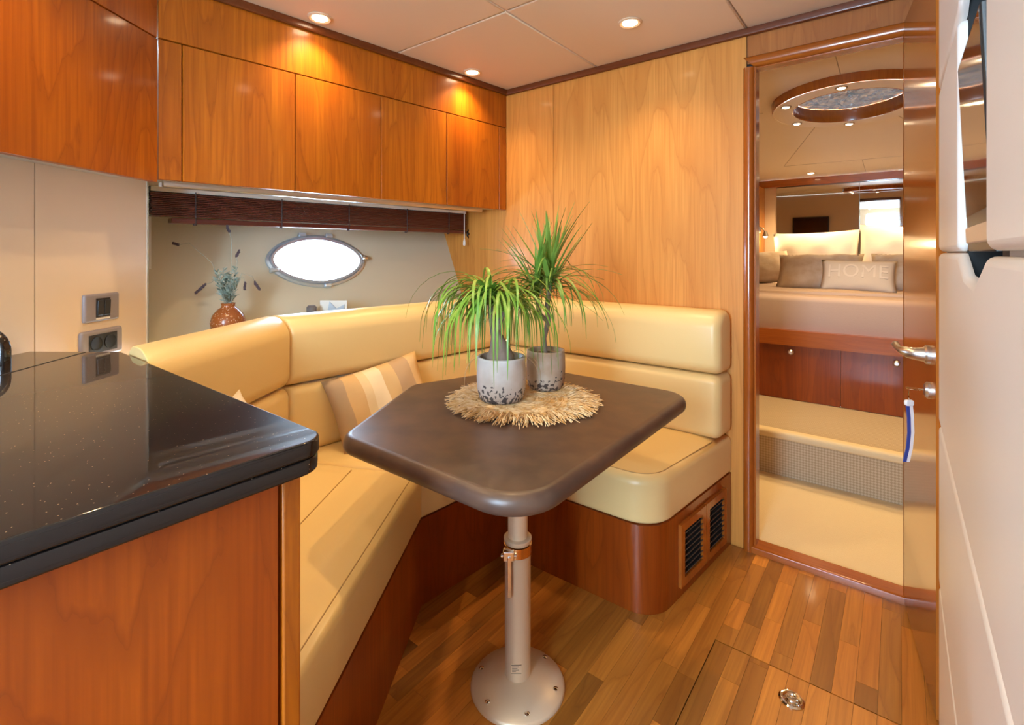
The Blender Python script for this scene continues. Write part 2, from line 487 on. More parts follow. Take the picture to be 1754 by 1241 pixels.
def vase_mat():
    m, nt, b = new_mat('amber_glaze')
    N = nt.nodes.new; Lk = nt.links.new
    tc = N('ShaderNodeTexCoord'); vo = N('ShaderNodeTexVoronoi'); vo.inputs['Scale'].default_value = 130
    Lk(tc.outputs['Object'], vo.inputs['Vector'])
    lt = N('ShaderNodeMath'); lt.operation = 'LESS_THAN'; lt.inputs[1].default_value = 0.25; Lk(vo.outputs['Distance'], lt.inputs[0])
    mx = N('ShaderNodeMix'); mx.data_type = 'RGBA'; mx.inputs[6].default_value = (0.30, 0.085, 0.02, 1); mx.inputs[7].default_value = (0.62, 0.42, 0.28, 1)
    Lk(lt.outputs[0], mx.inputs[0]); Lk(mx.outputs[2], b.inputs['Base Color']); b.inputs['Roughness'].default_value = 0.2
    return m
M_vase = vase_mat()

def stripe_mat():
    m, nt, b = new_mat('striped_cushion_cloth')
    N = nt.nodes.new; Lk = nt.links.new
    tc = N('ShaderNodeTexCoord'); sx = N('ShaderNodeSeparateXYZ'); Lk(tc.outputs['UV'], sx.inputs[0])
    r_ = N('ShaderNodeValToRGB'); r_.color_ramp.interpolation = 'CONSTANT'
    cols = [(0.0, (0.42, 0.30, 0.19)), (0.16, (0.60, 0.40, 0.20)), (0.30, (0.70, 0.55, 0.34)), (0.38, (0.76, 0.64, 0.46)), (0.52, (0.60, 0.42, 0.22)), (0.66, (0.46, 0.32, 0.20)), (0.84, (0.64, 0.45, 0.25))]
    r_.color_ramp.elements[0].color = cols[0][1] + (1,)
    r_.color_ramp.elements[1].position = cols[1][0]; r_.color_ramp.elements[1].color = cols[1][1] + (1,)
    for p, c in cols[2:]:
        e = r_.color_ramp.elements.new(p); e.color = c + (1,)
    Lk(sx.outputs[0], r_.inputs[0]); Lk(r_.outputs[0], b.inputs['Base Color'])
    b.inputs['Roughness'].default_value = 0.9; b.inputs['Specular IOR Level'].default_value = 0.1
    return m
M_stripe = stripe_mat()

def diamond_carpet():
    m, nt, b = new_mat('diamond_weave_carpet')
    N = nt.nodes.new; Lk = nt.links.new
    tc = N('ShaderNodeTexCoord'); mp = N('ShaderNodeMapping'); mp.inputs['Rotation'].default_value = (0, R(45), 0)
    Lk(tc.outputs['Object'], mp.inputs[0])
    ck = N('ShaderNodeTexChecker'); ck.inputs['Scale'].default_value = 110
    ck.inputs['Color1'].default_value = (0.36, 0.27, 0.17, 1); ck.inputs['Color2'].default_value = (0.50, 0.40, 0.28, 1)
    Lk(mp.outputs[0], ck.inputs[0]); Lk(ck.outputs[0], b.inputs['Base Color'])
    b.inputs['Roughness'].default_value = 0.95; b.inputs['Specular IOR Level'].default_value = 0.1
    return m
M_diam = diamond_carpet()

def skylight_mat():
    m, nt, b = new_mat('crinkled_silver_screen')
    N = nt.nodes.new; Lk = nt.links.new
    tc = N('ShaderNodeTexCoord'); vo = N('ShaderNodeTexVoronoi'); vo.inputs['Scale'].default_value = 26
    Lk(tc.outputs['Object'], vo.inputs['Vector'])
    bp = N('ShaderNodeBump'); bp.inputs['Strength'].default_value = 0.9; bp.inputs['Distance'].default_value = 0.03
    Lk(vo.outputs['Distance'], bp.inputs['Height']); Lk(bp.outputs[0], b.inputs['Normal'])
    b.inputs['Base Color'].default_value = (0.55, 0.53, 0.50, 1); b.inputs['Roughness'].default_value = 0.12; b.inputs['Metallic'].default_value = 0.6
    tl = N('ShaderNodeBsdfTranslucent'); tl.inputs[0].default_value = (0.9, 0.88, 0.82, 1)
    mx = N('ShaderNodeMixShader'); mx.inputs[0].default_value = 0.003
    Lk(b.outputs[0], mx.inputs[1]); Lk(tl.outputs[0], mx.inputs[2]); Lk(mx.outputs[0], nt.nodes['Material Output'].inputs[0])
    return m
M_skyl = skylight_mat()

# ------------------------------------------------------------------ shared plan lines
CEIL = 2.017
YB = 2.085
D58 = Vector((0.1009, 0.9949, 0))
N58 = Vector((0.9949, -0.1009, 0))
def xcab(y): return -1.66 + (y - YB) * 0.1015
def xhull(y, z): return -2.146 + (y - YB) * 0.1015 + (1.289 - z) * 0.404

def yz_prism(name, outline, xface, depth, mat, parent, r=0.012, seg=3):
    """padded slab on the starboard wall: outline in (y, z), face towards -x"""
    M = frame((xface + depth, 0, 0), (0, 1, 0), (0, 0, 1), (-1, 0, 0))
    return rprism(name, outline, 0.0, depth, mat, parent, rt=r, M=M, seg=seg)

# ------------------------------------------------------------------ floor
floor = tag(box('floor', -1.4, 0.14, -1.7, 2.12, -0.06, -0.012, M_sub), 'teak strip floor of short planks around the table pedestal', 'floor', kind='structure')
unit = bpy.data.meshes.new('plank')
unit.from_pydata(bxv(-0.5, 0.5, -0.5, 0.5, -1, 0), [], BF)
unit.materials.append(M_plank)
HX0, HX1, HY0, HY1 = 0.055 - 10 * 0.0485, 0.055, 0.78, 1.535
hatch = thing('floor_hatch', 'square lift-out hatch of teak strips with chrome ring pull beside the door', 'hatch', (-0.2, 1.15, 0))
def plank(x0, x1, y0, y1, parent):
    g = 0.0003
    o = bpy.data.objects.new('plank', unit)
    b = wloc(parent)
    o.location = ((x0 + x1) / 2 - b.x, (y0 + y1) / 2 - b.y, -0.0005 - b.z)
    o.scale = (x1 - x0 - 2 * g, y1 - y0 - 2 * g, 0.011)
    link(o, parent)
W = 0.0485
nstrip = int((0.055 + 1.28) / W) + 1
for i in range(nstrip):
    x1 = 0.055 + W - i * W; x0 = x1 - W
    y = 0.15 - rnd.uniform(0, 0.3)
    cuts = []
    while y < 2.07:
        L = rnd.choice([0.16, 0.24, 0.34, 0.46, 0.6]) * rnd.uniform(0.85, 1.15)
        cuts.append((y, min(y + L, 2.072))); y += L
    for a, b in cuts:
        if b - a < 0.01: continue
        if x0 > HX0 - 0.003 and x1 < HX1 + 0.003:
            segs = [(a, min(b, HY0 - 0.0015), floor), (max(a, HY0 + 0.0015), min(b, HY1 - 0.0015), hatch), (max(a, HY1 + 0.0015), b, floor)]
        else: segs = [(a, b, floor)]
        for s, e, par in segs:
            if e - s > 0.012: plank(x0 + (0.002 if par is hatch and abs(x0 - HX0) < 0.012 else 0), x1, s, e, par)
lathe('ring_plate', [(0.030, 0.0), (0.030, 0.002), (0.026, 0.0045), (0.017, 0.003), (0.015, 0.001)], (-0.217, 1.449, -0.0005), M_chrome, hatch, seg=24)
v, f = tubev([(-0.217 + 0.012 * math.cos(a), 1.449 + 0.012 * math.sin(a), 0.005) for a in [2 * PI * k / 20 for k in range(20)]], 0.0025, 6)
mk('pull_ring', v, f, M_chrome, hatch, smooth=True)

# ------------------------------------------------------------------ ceiling of vinyl panels
ceiling = tag(box('ceiling', -2.4, 0.16, -1.7, 2.12, CEIL + 0.022, CEIL + 0.06, M_sub), 'cream vinyl panelled ceiling with recessed downlights', 'ceiling', kind='structure')
gx = [-2.4, -1.116, -0.464, 0.16]
gy = [-1.7, 0.35, 1.397, 2.12]
for i in range(3):
    for j in range(3):
        g = 0.0025
        rprism('ceiling_panel', [(gx[i] + g, gy[j] + g), (gx[i + 1] - g, gy[j] + g), (gx[i + 1] - g, gy[j + 1] - g), (gx[i] + g, gy[j + 1] - g)], CEIL, CEIL + 0.021, M_vinyl, ceiling, rb=0.006, seg=3)

# ------------------------------------------------------------------ forward bulkhead (wall_front)
wf = thing('wall_front', 'light cherry veneered bulkhead behind the sofa and around the cabin door', 'wall', (0, YB, 0), kind='structure')
box('backing', -2.4, -0.435, YB + 0.012, YB + 0.034, -0.05, CEIL + 0.02, M_dark, wf)
box('backing', -0.435, 0.0, YB + 0.012, YB + 0.034, 1.90, CEIL + 0.02, M_dark, wf)
box('backing', 0.03, 0.16, YB + 0.012, YB + 0.034, -0.05, CEIL + 0.02, M_dark, wf)
box('backing', 0.0, 0.03, YB + 0.012, YB + 0.034, 1.90, CEIL + 0.02, M_dark, wf)
for x0, x1, z0, z1 in [(-2.4, -1.3625, -0.01, CEIL), (-1.3595, -0.4665, -0.01, CEIL), (-0.4635, 0.16, 1.88, CEIL), (0.03, 0.16, -0.01, 1.88)]:
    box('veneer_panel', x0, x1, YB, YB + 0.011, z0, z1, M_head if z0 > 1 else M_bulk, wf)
box('wall_lining', -1.7, -0.435, YB + 0.035, YB + 0.045, -0.05, 2.05, M_panel, wf)
box('wall_lining', -0.435, 1.2, YB + 0.035, YB + 0.045, 1.90, 2.05, M_panel, wf)
box('wall_lining', 0.03, 1.2, YB + 0.035, YB + 0.045, -0.05, 1.90, M_panel, wf)

# ceiling trims
def trim_line(name, p0, p1, nrm, z0, z1, d, mat, label):
    p0, p1, nrm = Vector(p0), Vector(p1), Vector(nrm)
    q = [p0, p1, p1 + nrm * d, p0 + nrm * d]
    o = rprism(name, [(a.x, a.y) for a in q], z0, z1, mat, None, rb=0.008, seg=3)
    return tag(o, label, 'trim', kind='structure')
trim_line('trim_1', (-2.0, YB - 0.0005), (0.15, YB - 0.0005), (0, -1), CEIL - 0.030, CEIL - 0.001, 0.016, M_corn, 'cherry cornice strip tinted dark for shade along the top of the bulkhead')
trim_line('trim_2', (xcab(0.541), 0.541), (xcab(YB - .016), YB - 0.016), (N58.x, N58.y), CEIL - 0.030, CEIL - 0.001, 0.016, M_corn, 'cherry cornice strip tinted dark for shade along the top of the overhead cabinets')

# door frame mouldings
def halfround_v(name, x0, x1, z0, z1, parent, mat):
    n = 10; v = []; f = []
    for z in (z0, z1):
        for k in range(n + 1):
            a = PI * k / n
            v.append(((x0 + x1) / 2 - (x1 - x0) / 2 * math.cos(a), YB - 0.001 - 0.024 * math.sin(a) ** 0.7, z))
    for k in range(n): f.append((k, k + 1, n + 2 + k, n + 1 + k))
    f.append(tuple(range(n + 1))); f.append(tuple(range(2 * n + 1, n, -1)))
    f.append((0, n + 1, 2 * n + 1, n))
    return mk(name, v, f, mat, parent, smooth=True, sharp=50)
d1 = thing('door_1', 'open cherry cabin door with satin lever handle and rounded frame', 'door', (-0.2, YB, 0), kind='structure')
halfround_v('frame_jamb', -0.477, -0.437, 0.0, 1.862, d1, M_trim)
halfround_v('frame_jamb', 0.012, 0.052, 0.0, 1.862, d1, M_trim)
n = 10; v = []; f = []
for xa, xb in ((-0.477, -0.437), (0.052, 0.012)):
    for k in range(n + 1):
        a = PI * k / n
        t = 0.5 - 0.5 * math.cos(a)          # 0 at outer/top edge, 1 at inner/bottom edge
        v.append((xa + (xb - xa) * t, YB - 0.001 - 0.024 * math.sin(a) ** 0.7, 1.906 - 0.044 * t))
for k in range(n): f.append((k, k + 1, n + 2 + k, n + 1 + k))
f.append((0, n + 1, 2 * n + 1, n))
mk('frame_header', v, f, M_trimX, d1, smooth=True, sharp=50)
box('jamb_lining', -0.437, -0.431, YB - 0.01, YB + 0.045, 0.0, 1.862, M_trim, d1)
box('jamb_lining', 0.016, 0.022, YB + 0.004, YB + 0.045, 0.0, 1.862, M_trim, d1)
box('jamb_lining', -0.431, 0.016, YB + 0.0, YB + 0.045, 1.857, 1.863, M_trimX, d1)
rprism('threshold', [(-0.445, YB - 0.022), (0.03, YB - 0.022), (0.03, YB + 0.05), (-0.445, YB + 0.05)], -0.002, 0.026, M_trimX, d1, rt=0.008)
# leaf
L0 = Vector((0.015, 2.055, 0)); L1 = Vector((0.072, 1.587, 0))
le = (L1 - L0).normalized(); ln = Vector((-le.y, le.x, 0))   # ln -> +x (wall side)
LM = frame(L0, le, ln, (0, 0, 1))
leaf = rprism('door_leaf', [(0, 0), ((L1 - L0).length, 0), ((L1 - L0).length, 0.032), (0, 0.032)], 0.012, 1.90, wood('glossy_cherry_door', (0.54, 0.185, 0.030, 1), (0.46, 0.14, 0.020, 1), (0.32, 0.08, 0.010, 1), axis='Z', rough=0.16, coat=0.7), d1, rt=0.002, rb=0.002, M=LM, seg=2)
Lw = (L1 - L0).length
hb = LM @ Vector((0.40, 0, 0.888))
hM = frame(hb, le, (0, 0, 1), -ln)
lathe('handle_rose', [(0.024, 0.0), (0.024, 0.008), (0.020, 0.012)], (0, 0, 0), M_alu, leaf, seg=24, M=hM)
tube('lever_handle', [hM @ Vector(p) for p in [(0, 0, 0.008), (0, 0, 0.028), (-0.006, 0.001, 0.044), (-0.030, 0.002, 0.052), (-0.060, 0.000, 0.054), (-0.090, 0.002, 0.056), (-0.108, 0.005, 0.057), (-0.114, 0.005, 0.057)]], [0.019, 0.016, 0.014, 0.011, 0.0085, 0.009, 0.0095, 0.006], M_alu, leaf, seg=14)
kM = frame(LM @ Vector((0.40, 0, 0.797)), le, (0, 0, 1), -ln)
lathe('lock_escutcheon', [(0.021, 0.0), (0.021, 0.006), (0.015, 0.011), (0.010, 0.011)], (0, 0, 0), M_alu, leaf, seg=24, M=kM)
# key with ribbon fob hangs in the lock
key = thing('door_key', 'small steel key with blue and white ribbon fob in the door lock', 'key', kM @ Vector((0, 0, 0.012)))
rprism('key_bow', rrect(0.030, 0.024, 0.008), -0.001, 0.001, M_chrome, key, M=kM @ Matrix.Translation((0, 0, 0.034)) @ Matrix.Rotation(R(90), 4, 'X') @ Matrix.Rotation(R(90), 4, 'Z'))
tube('key_blade', [kM @ Vector((0, 0, z)) for z in (0.012, 0.024)], 0.0025, M_chrome, key, seg=6)
rc = kM @ Vector((0, -0.016, 0.042))
v, f = tubev([rc + Vector((0, 0.006 * math.cos(a), 0.012 * math.sin(a))) for a in [2 * PI * k / 16 for k in range(17)]], 0.0014, 6)
mk('key_ring', v, f, M_chrome, key, smooth=True)
def ribbon(name, mat, dx, w):
    pts = [(0.000, -0.028), (0.003, -0.06), (0.004, -0.10), (0.0, -0.14), (-0.008, -0.175)]
    v = []; f = []
    for a, z in pts:
        for t in (-0.0012, 0.0012):
            for s in (0, w):
                p = rc + Vector((0.789, 0.614, 0)) * (a + dx + s) + Vector((0, 0, z)) + Vector((-0.614, 0.789, 0)) * t
                v.append(p)
    for i in range(len(pts) - 1):
        a = i * 4; b = a + 4
        for q in ((0, 1), (1, 3), (3, 2), (2, 0)): f.append((a + q[0], a + q[1], b + q[1], b + q[0]))
    f.append((0, 1, 3, 2)); f.append((len(v) - 4, len(v) - 3, len(v) - 1, len(v) - 2))
    mk(name, v, f, mat, key)
ribbon('ribbon_stripe', M_key, -0.008, 0.0085)
ribbon('ribbon_band', M_ribw, 0.0006, 0.0085)
rprism('ribbon_knot', rrect(0.022, 0.016, 0.006), -0.005, 0.005, M_ribw, key, rt=0.003, rb=0.003, M=frame(rc + Vector((0, 0, -0.022)), (0.789, 0.614, 0), (0, 0, 1), (0.614, -0.789, 0)), seg=3)

# ------------------------------------------------------------------ starboard wall of padded panels
XW = 0.070
wr = thing('wall_right', 'white padded leather wall beside the door with a recessed screen', 'wall', (XW, 0.3, 0), kind='structure')
M_seam = plain('grey_beige_seam', (0.42, 0.36, 0.31, 1), 0.7)
box('backing', XW + 0.0125, XW + 0.05, -1.7, 0.655, -0.05, CEIL, M_seam, wr)
box('backing', XW + 0.0125, XW + 0.05, 1.035, 1.43, -0.05, CEIL, M_seam, wr)
box('end_lining', XW + 0.06, XW + 0.09, 1.40, 2.12, -0.05, CEIL + 0.02, M_panel, wr)
box('end_lining', XW + 0.05, XW + 0.06, 1.39, 1.43, -0.05, CEIL, M_panel, wr)
box('backing', XW + 0.0125, XW + 0.05, 0.655, 1.035, -0.05, 1.06, M_seam, wr)
box('backing', XW + 0.0125, XW + 0.05, 0.655, 1.035, 1.88, CEIL, M_seam, wr)
box('recess_back', XW + 0.10, XW + 0.11, 0.66, 1.05, 1.05, 1.90, M_dark, wr)
box('recess_side', XW + 0.0125, XW + 0.10, 1.003, 1.035, 1.05, 1.90, M_dark, wr)
box('recess_side', XW + 0.0125, XW + 0.10, 0.655, 0.695, 1.05, 1.90, M_dark, wr)
box('recess_base', XW + 0.0125, XW + 0.10, 0.695, 1.003, 1.06, 1.10, M_dark, wr)
box('recess_top', XW + 0.0125, XW + 0.10, 0.695, 1.003, 1.85, 1.88, M_dark, wr)
zs = [-0.01, 0.070, 0.426, 0.776, 1.150, 1.503, 1.86, CEIL]
g = 0.0015
def padded(outl, rr=0.0, r=0.012): return yz_prism('padded_panel', outl, XW, 0.012, M_white, wr, r=min(r, 0.010), seg=5)
def rect(y0, y1, z0, z1, rr=0.016): return round_poly([(y0 + g, z0 + g), (y1 - g, z0 + g), (y1 - g, z1 - g), (y0 + g, z1 - g)], rr, 3)
for a, b in ((0, 1), (1, 2), (2, 3)):
    padded(rect(-0.5, 1.44, zs[a], zs[b])); padded(rect(-1.68, -0.5, zs[a], zs[b]))
padded(rect(-1.68, -0.5, zs[3], zs[4]))
padded(round_poly([(-0.5 + g, 0.776 + g), (1.44 - g, 0.776 + g), (1.44 - g, 1.15 - g), (1.0, 1.15 - g), (0.915, 1.119), (0.800, 1.113), (0.70, 1.146), (-0.5 + g, 1.146)], [0, 0.012, 0.012, 0, 0, 0, 0, 0], 3), r=0.010)
padded(rect(1.0, 1.44, 1.150, 1.503))
padded(rect(-0.5, 0.70, 1.150, 1.503)); padded(rect(-1.68, -0.5, 1.150, 1.503))
padded(round_poly([(1.44 - g, 1.503 + g), (1.44 - g, 1.86), (1.0, 1.86), (0.96, 1.53), (1.0, 1.503 + g)], 0.0, 3), r=0.010)
padded(rect(-0.5, 0.70, 1.503, 1.86)); padded(rect(-1.68, -0.5, 1.503, 1.86))
padded(rect(-1.68, 1.44, 1.86, CEIL))
# screen in the recess: tilted, top edge leaning out
tv = thing('wall_screen', 'small flat television with black bezel tilted in the padded wall recess', 'television', (0.09, 0.85, 1.17))
tM = frame((0.0767, 0.95, 1.185), (0.0, -1, 0), Vector((-0.0092, 0, 0.215)).normalized(), Vector((-0.215, 0, -0.0092)).normalized())
rprism('bezel', [(0, -0.034), (0.237, -0.034), (0.237, 0.228), (0, 0.228)], -0.014, 0.0, M_black, tv, rt=0.002, rb=0.002, M=tM, seg=2)
box('screen', 0.006, 0.235, 0.014, 0.222, 0.0, 0.0008, M_screen, tv, M=tM)
rprism('lower_bar', rrect(0.222, 0.022, 0.004), 0.0, 0.003, M_satin, tv, rt=0.002, M=tM @ Matrix.Translation((0.120, -0.012, 0)), seg=2)
box('wall_bracket', 0.09, 0.14, 0.06, 0.16, -0.093, -0.014, M_black, tv, M=tM)

# ------------------------------------------------------------------ hull side (wall_left) with porthole
wl = thing('wall_left', 'stone coloured sloping hull lining with the oval porthole', 'wall', (-2.15, 1.3, 0.8), kind='structure')
hc = Vector((xhull(1.282, 1.109), 1.282, 1.109))
e1 = D58.copy(); e2 = Vector((-0.404, 0, 1)).normalized(); e2 = (e2 - e1 * e2.dot(e1)).normalized(); e3 = e1.cross(e2).normalized()
if e3.x < 0: e3 = -e3
HM = frame(hc, e1, e2, e3)
def lemon(a, A, B, p=1.75):
    c, s = math.cos(a), math.sin(a)
    return (A * math.copysign(abs(c) ** (2 / p), c), B * math.copysign(abs(s) ** (2 / p), s))
U0, U1, V0, V1 = -1.05, 0.84, -0.42, 0.36
angs = sorted([2 * PI * k / 72 for k in range(72)] + [math.atan2(b, a) % (2 * PI) for a in (U0, U1) for b in (V0, V1)])
def rectpt(a):
    c, s = math.cos(a), math.sin(a); t = 1e9
    if c > 1e-9: t = min(t, U1 / c)
    if c < -1e-9: t = min(t, U0 / c)
    if s > 1e-9: t = min(t, V1 / s)
    if s < -1e-9: t = min(t, V0 / s)
    return (t * c, t * s)
v = []; f = []; n = len(angs)
for a in angs:
    i = lemon(a, 0.214, 0.110); o_ = rectpt(a)
    v += [(i[0], i[1], 0), (o_[0], o_[1], 0), (i[0] * 1.0, i[1] * 1.0, -0.05)]
for k in range(n):
    a = 3 * k; b = 3 * ((k + 1) % n)
    f += [(a, a + 1, b + 1, b), (a, b, b + 2, a + 2)]
mk('hull_lining', v, f, M_hull, wl, M=HM)
# porthole
w1 = thing('window_1', 'oval porthole with pale blue metal rim and dog catches in the hull lining', 'window', hc, kind='structure')
v = []; f = []; n = 72
prof = [(0.237, 0.131, 0.0), (0.236, 0.130, 0.010), (0.226, 0.121, 0.014), (0.222, 0.117, 0.010), (0.218, 0.114, 0.018), (0.206, 0.103, 0.016), (0.203, 0.100, 0.002), (0.203, 0.100, -0.02)]
for A_, B_, z in prof:
    for k in range(n):
        q = lemon(2 * PI * k / n, A_, B_, 1.8); v.append((q[0], q[1], z))
for i in range(len(prof) - 1):
    for k in range(n): f.append((i * n + k, i * n + (k + 1) % n, (i + 1) * n + (k + 1) % n, (i + 1) * n + k))
mk('porthole_rim', v, f, M_port, w1, smooth=True, M=HM, sharp=35)
rprism('porthole_pane', [lemon(2 * PI * k / n, 0.208, 0.105, 1.8) for k in range(n)], -0.012, -0.006, M_glass, w1, M=HM)
for (a, b) in ((-0.06, 0.128), (0.07, 0.126), (0.02, -0.126), (-0.21, -0.045)):
    rprism('dog_catch', rrect(0.034, 0.018, 0.005), 0.0, 0.022, M_port, w1, rt=0.004, M=HM @ Matrix.Translation((a, b, 0)), seg=2)
lathe('dog_knob', [(0.006, 0.0), (0.006, 0.016), (0.013, 0.018), (0.014, 0.030), (0.009, 0.036)], (0.232, 0.004, 0), M_chrome, w1, seg=16, M=HM)
# alcove side wall and the beige return panel with switches
PN = Vector((0.805, 0.594, 0)); PD = Vector((0.594, -0.804, 0)).normalized()
P0 = Vector((-1.947, 0.549, 0))
wc = thing('wall_corner', 'beige laminate wall panel above the black worktop', 'wall', P0, kind='structure')
PM = frame(P0, PD, (0, 0, 1), PD.cross(Vector((0, 0, 1))))
pz = PD.cross(Vector((0, 0, 1)))
if pz.dot(PN) < 0: PM = frame(P0, PD, (0, 0, 1), -pz)
box('laminate_panel', 0.004, 0.372, 0.0, 1.40, -0.02, 0.0, M_panel, wc, M=PM)
box('laminate_panel', 0.375, 1.0, 0.0, CEIL, -0.02, 0.0, M_panel, wc, M=PM)
box('edge_strip', 0.0, 0.004, 0.0, 1.40, -0.022, 0.0015, M_edge, wc, M=PM)
sw = Vector((-1.955, 0.556, 0))
mk('alcove_side', [(sw.x, sw.y, 0.6), (-2.5, 0.70, 0.6), (-2.5, 0.70, 1.6), (sw.x, sw.y, 1.6)], [(0, 1, 2, 3)], M_hull, wc)
box('alcove_post', -0.004, 0.004, 0.70, 1.34, -0.008, 0.0, M_edge, wc, M=frame((-2.215, 0.638, 0), (0.966, -0.26, 0), (0, 0, 1), (0.26, 0.966, 0)))
shelf_o = [(-1.74, 0.80), (-1.60, 1.95), (-1.60, YB - 0.002), (-2.06, YB - 0.002), (-2.18, 0.66), (-1.99, 0.59), (-1.70, 0.56)]
tag(rprism('shelf', shelf_o, 0.815, 0.83, M_hull, None), 'narrow ledge behind the sofa back under the porthole', 'shelf', kind='structure')

# switch plates
def plate_frame(s, z): return PM @ Matrix.Translation((s, z, 0))
def s_of(p): return (Vector(p) - P0).dot(PD)
sp = thing('light_switch', 'mauve grey rocker switch plate, the upper plate on the beige panel', 'switch', PM @ Vector((s_of((-1.84, 0.4045, 0)), 0.95, 0)))
fm = plate_frame(s_of((-1.84, 0.4045, 0)), 0.990)
rprism('cover_plate', rrect(0.120, 0.080, 0.006), 0.0, 0.009, M_plate, sp, rt=0.006, M=fm, seg=4)
box('switch_frame', -0.024, 0.024, -0.027, 0.027, 0.007, 0.0105, M_black, sp, M=fm)
for sx_ in (-0.0115, 0.0115):
    rprism('rocker', rrect(0.021, 0.044, 0.002), 0.0105, 0.014, M_black, sp, rt=0.0015, M=fm @ Matrix.Translation((sx_, 0, 0)) @ Matrix.Rotation(R(3), 4, 'X'), seg=2)
box('label_strip', -0.024, 0.024, -0.034, -0.0295, 0.009, 0.0098, M_edge, sp, M=fm)
so = thing('power_socket', 'mauve grey double socket plate just above the worktop edge', 'socket', PM @ Vector((s_of((-1.84, 0.405, 0)), 0.85, 0)))
fm = plate_frame(s_of((-1.84, 0.405, 0)), 0.8875)
rprism('cover_plate', rrect(0.142, 0.078, 0.008), 0.0, 0.009, M_plate, so, rt=0.006, M=fm, seg=4)
box('insert', -0.048, 0.048, -0.026, 0.026, 0.007, 0.0105, M_black, so, M=fm)
for sx_ in (-0.0235, 0.0235):
    lathe('socket_well', [(0.0205, 0.0105), (0.0205, 0.0125), (0.0185, 0.0125), (0.0175, 0.0107)], (sx_, 0, 0), M_dark, so, seg=20, M=fm)

# ------------------------------------------------------------------ overhead cabinets
oc = thing('overhead_cabinet', 'long cherry overhead cabinet with flush doors above the porthole blind', 'cabinet', (xcab(1.3), 1.3, 1.38))
def cab_frame(): return frame((xcab(YB), YB, 0), D58, (0, 0, 1), N58)
CM = cab_frame()
def cy_(y): return (y - YB) / D58.y
body = [(xcab(0.545) - 0.021, 0.545), (xcab(YB - .004) - 0.021, YB - 0.004), (-2.30, YB - 0.004), (-2.45, 0.66), (-1.98, 0.545)]
rprism('carcass', body, 1.386, CEIL - 0.002, M_under, oc)
edges = [0.541, 0.605, 0.963, 1.324, 1.677, 2.028, YB - 0.002]
for i in range(6):
    a, b = cy_(edges[i]) + 0.0016, cy_(edges[i + 1]) - 0.0016
    rprism('door' if 0 < i < 5 else 'filler_strip', [(a, 1.378), (b, 1.378), (b, 1.8145), (a, 1.8145)], -0.020, 0.0, M_cab, oc, rt=0.0012, M=CM, seg=1)
rprism('fascia', [(cy_(0.541) + .001, 1.8185), (cy_(YB - 0.002), 1.8185), (cy_(YB - 0.002), CEIL - 0.002), (cy_(0.541) + .001, CEIL - 0.002)], -0.020, 0.0, M_cab, oc, rt=0.0012, M=CM, seg=1)
# light rail under the cabinet
rprism('light_rail', [(cy_(0.575), -0.125), (cy_(2.0), -0.125), (cy_(2.0), -0.098), (cy_(0.575), -0.098)], 1.366, 1.386, M_alu, oc, rb=0.006, M=frame((xcab(YB), YB, 0), D58, N58, (0, 0, 1)), seg=3)
rprism('light_rail', [(cy_(0.575), -0.175), (cy_(2.05), -0.175), (cy_(2.05), -0.155), (cy_(0.575), -0.155)], 1.372, 1.386, M_edge, oc, rb=0.004, M=frame((xcab(YB), YB, 0), D58, N58, (0, 0, 1)), seg=3)

cc = thing('corner_cabinet', 'angled cherry wall cabinet at the left over the worktop', 'cabinet', (-1.6, 0.25, 1.37))
K = Vector((-1.8165, 0.5405, 0))
KM = frame(K, PD, (0, 0, 1), PN)
for a, b in ((0.0012, 0.85),):
    rprism('door', [(a, 1.368), (b, 1.368), (b, 1.812), (a, 1.812)], -0.02, 0.0, M_cab, cc, rt=0.0012, M=KM, seg=1)
rprism('fascia', [(0.0012, 1.816), (0.85, 1.816), (0.85, CEIL - 0.002), (0.0012, CEIL - 0.002)], -0.021, -0.001, M_cab, cc, rt=0.0012, M=KM, seg=1)
q = [K - PN * 0.0215 + PD * 0.03, K - PN * 0.0215 + PD * 0.85, K - PN * 0.098 + PD * 0.85, K - PN * 0.098 + PD * 0.06]
rprism('carcass', [(p.x, p.y) for p in q], 1.376, CEIL - 0.002, M_under, cc)

# ------------------------------------------------------------------ raised venetian blind
bl = thing('venetian_blind', 'raised mahogany venetian blind gathered under the overhead cabinets', 'blind', (-2.0, 1.3, 1.26))
BM = frame((-1.95, YB, 0), D58, N58, (0, 0, 1))
ns = 13
for i in range(ns):
    z = 1.279 + i * 0.0066
    rprism('slat', [(cy_(0.60), -0.028), (cy_(2.055), -0.028), (cy_(2.055), 0.028), (cy_(0.60), 0.028)], z, z + 0.0048, M_blind, bl, rt=0.001, rb=0.001, M=BM @ Matrix.Translation((rnd.uniform(-.003, .003), rnd.uniform(-.002, .002), 0)), seg=1)
rprism('bottom_rail', [(cy_(0.66), -0.028), (cy_(2.055), -0.028), (cy_(2.055), 0.029), (cy_(0.66), 0.029)], 1.256, 1.275, M_blind, bl, rt=0.003, rb=0.003, M=BM, seg=2)
rprism('head_rail', [(cy_(0.60), -0.03), (cy_(2.06), -0.03), (cy_(2.06), 0.02), (cy_(0.60), 0.02)], 1.368, 1.3855, M_edge, bl, M=BM)
for y in (0.735, 1.045, 1.345, 1.66, 1.93):
    tube('ladder_cord', [BM @ Vector((cy_(y), 0.0305, z)) for z in (1.252, 1.30, 1.372)], 0.0022, M_cord, bl, seg=6)
    lathe('cord_button', [(0.006, -0.006), (0.006, 0.0)], BM @ Vector((cy_(y), 0.018, 1.256)), M_cord, bl, seg=10)
tube('pull_cord', [BM @ Vector((cy_(2.03), 0.04, z)) for z in (1.375, 1.30, 1.215)], 0.0025, M_wcord, bl, seg=6)
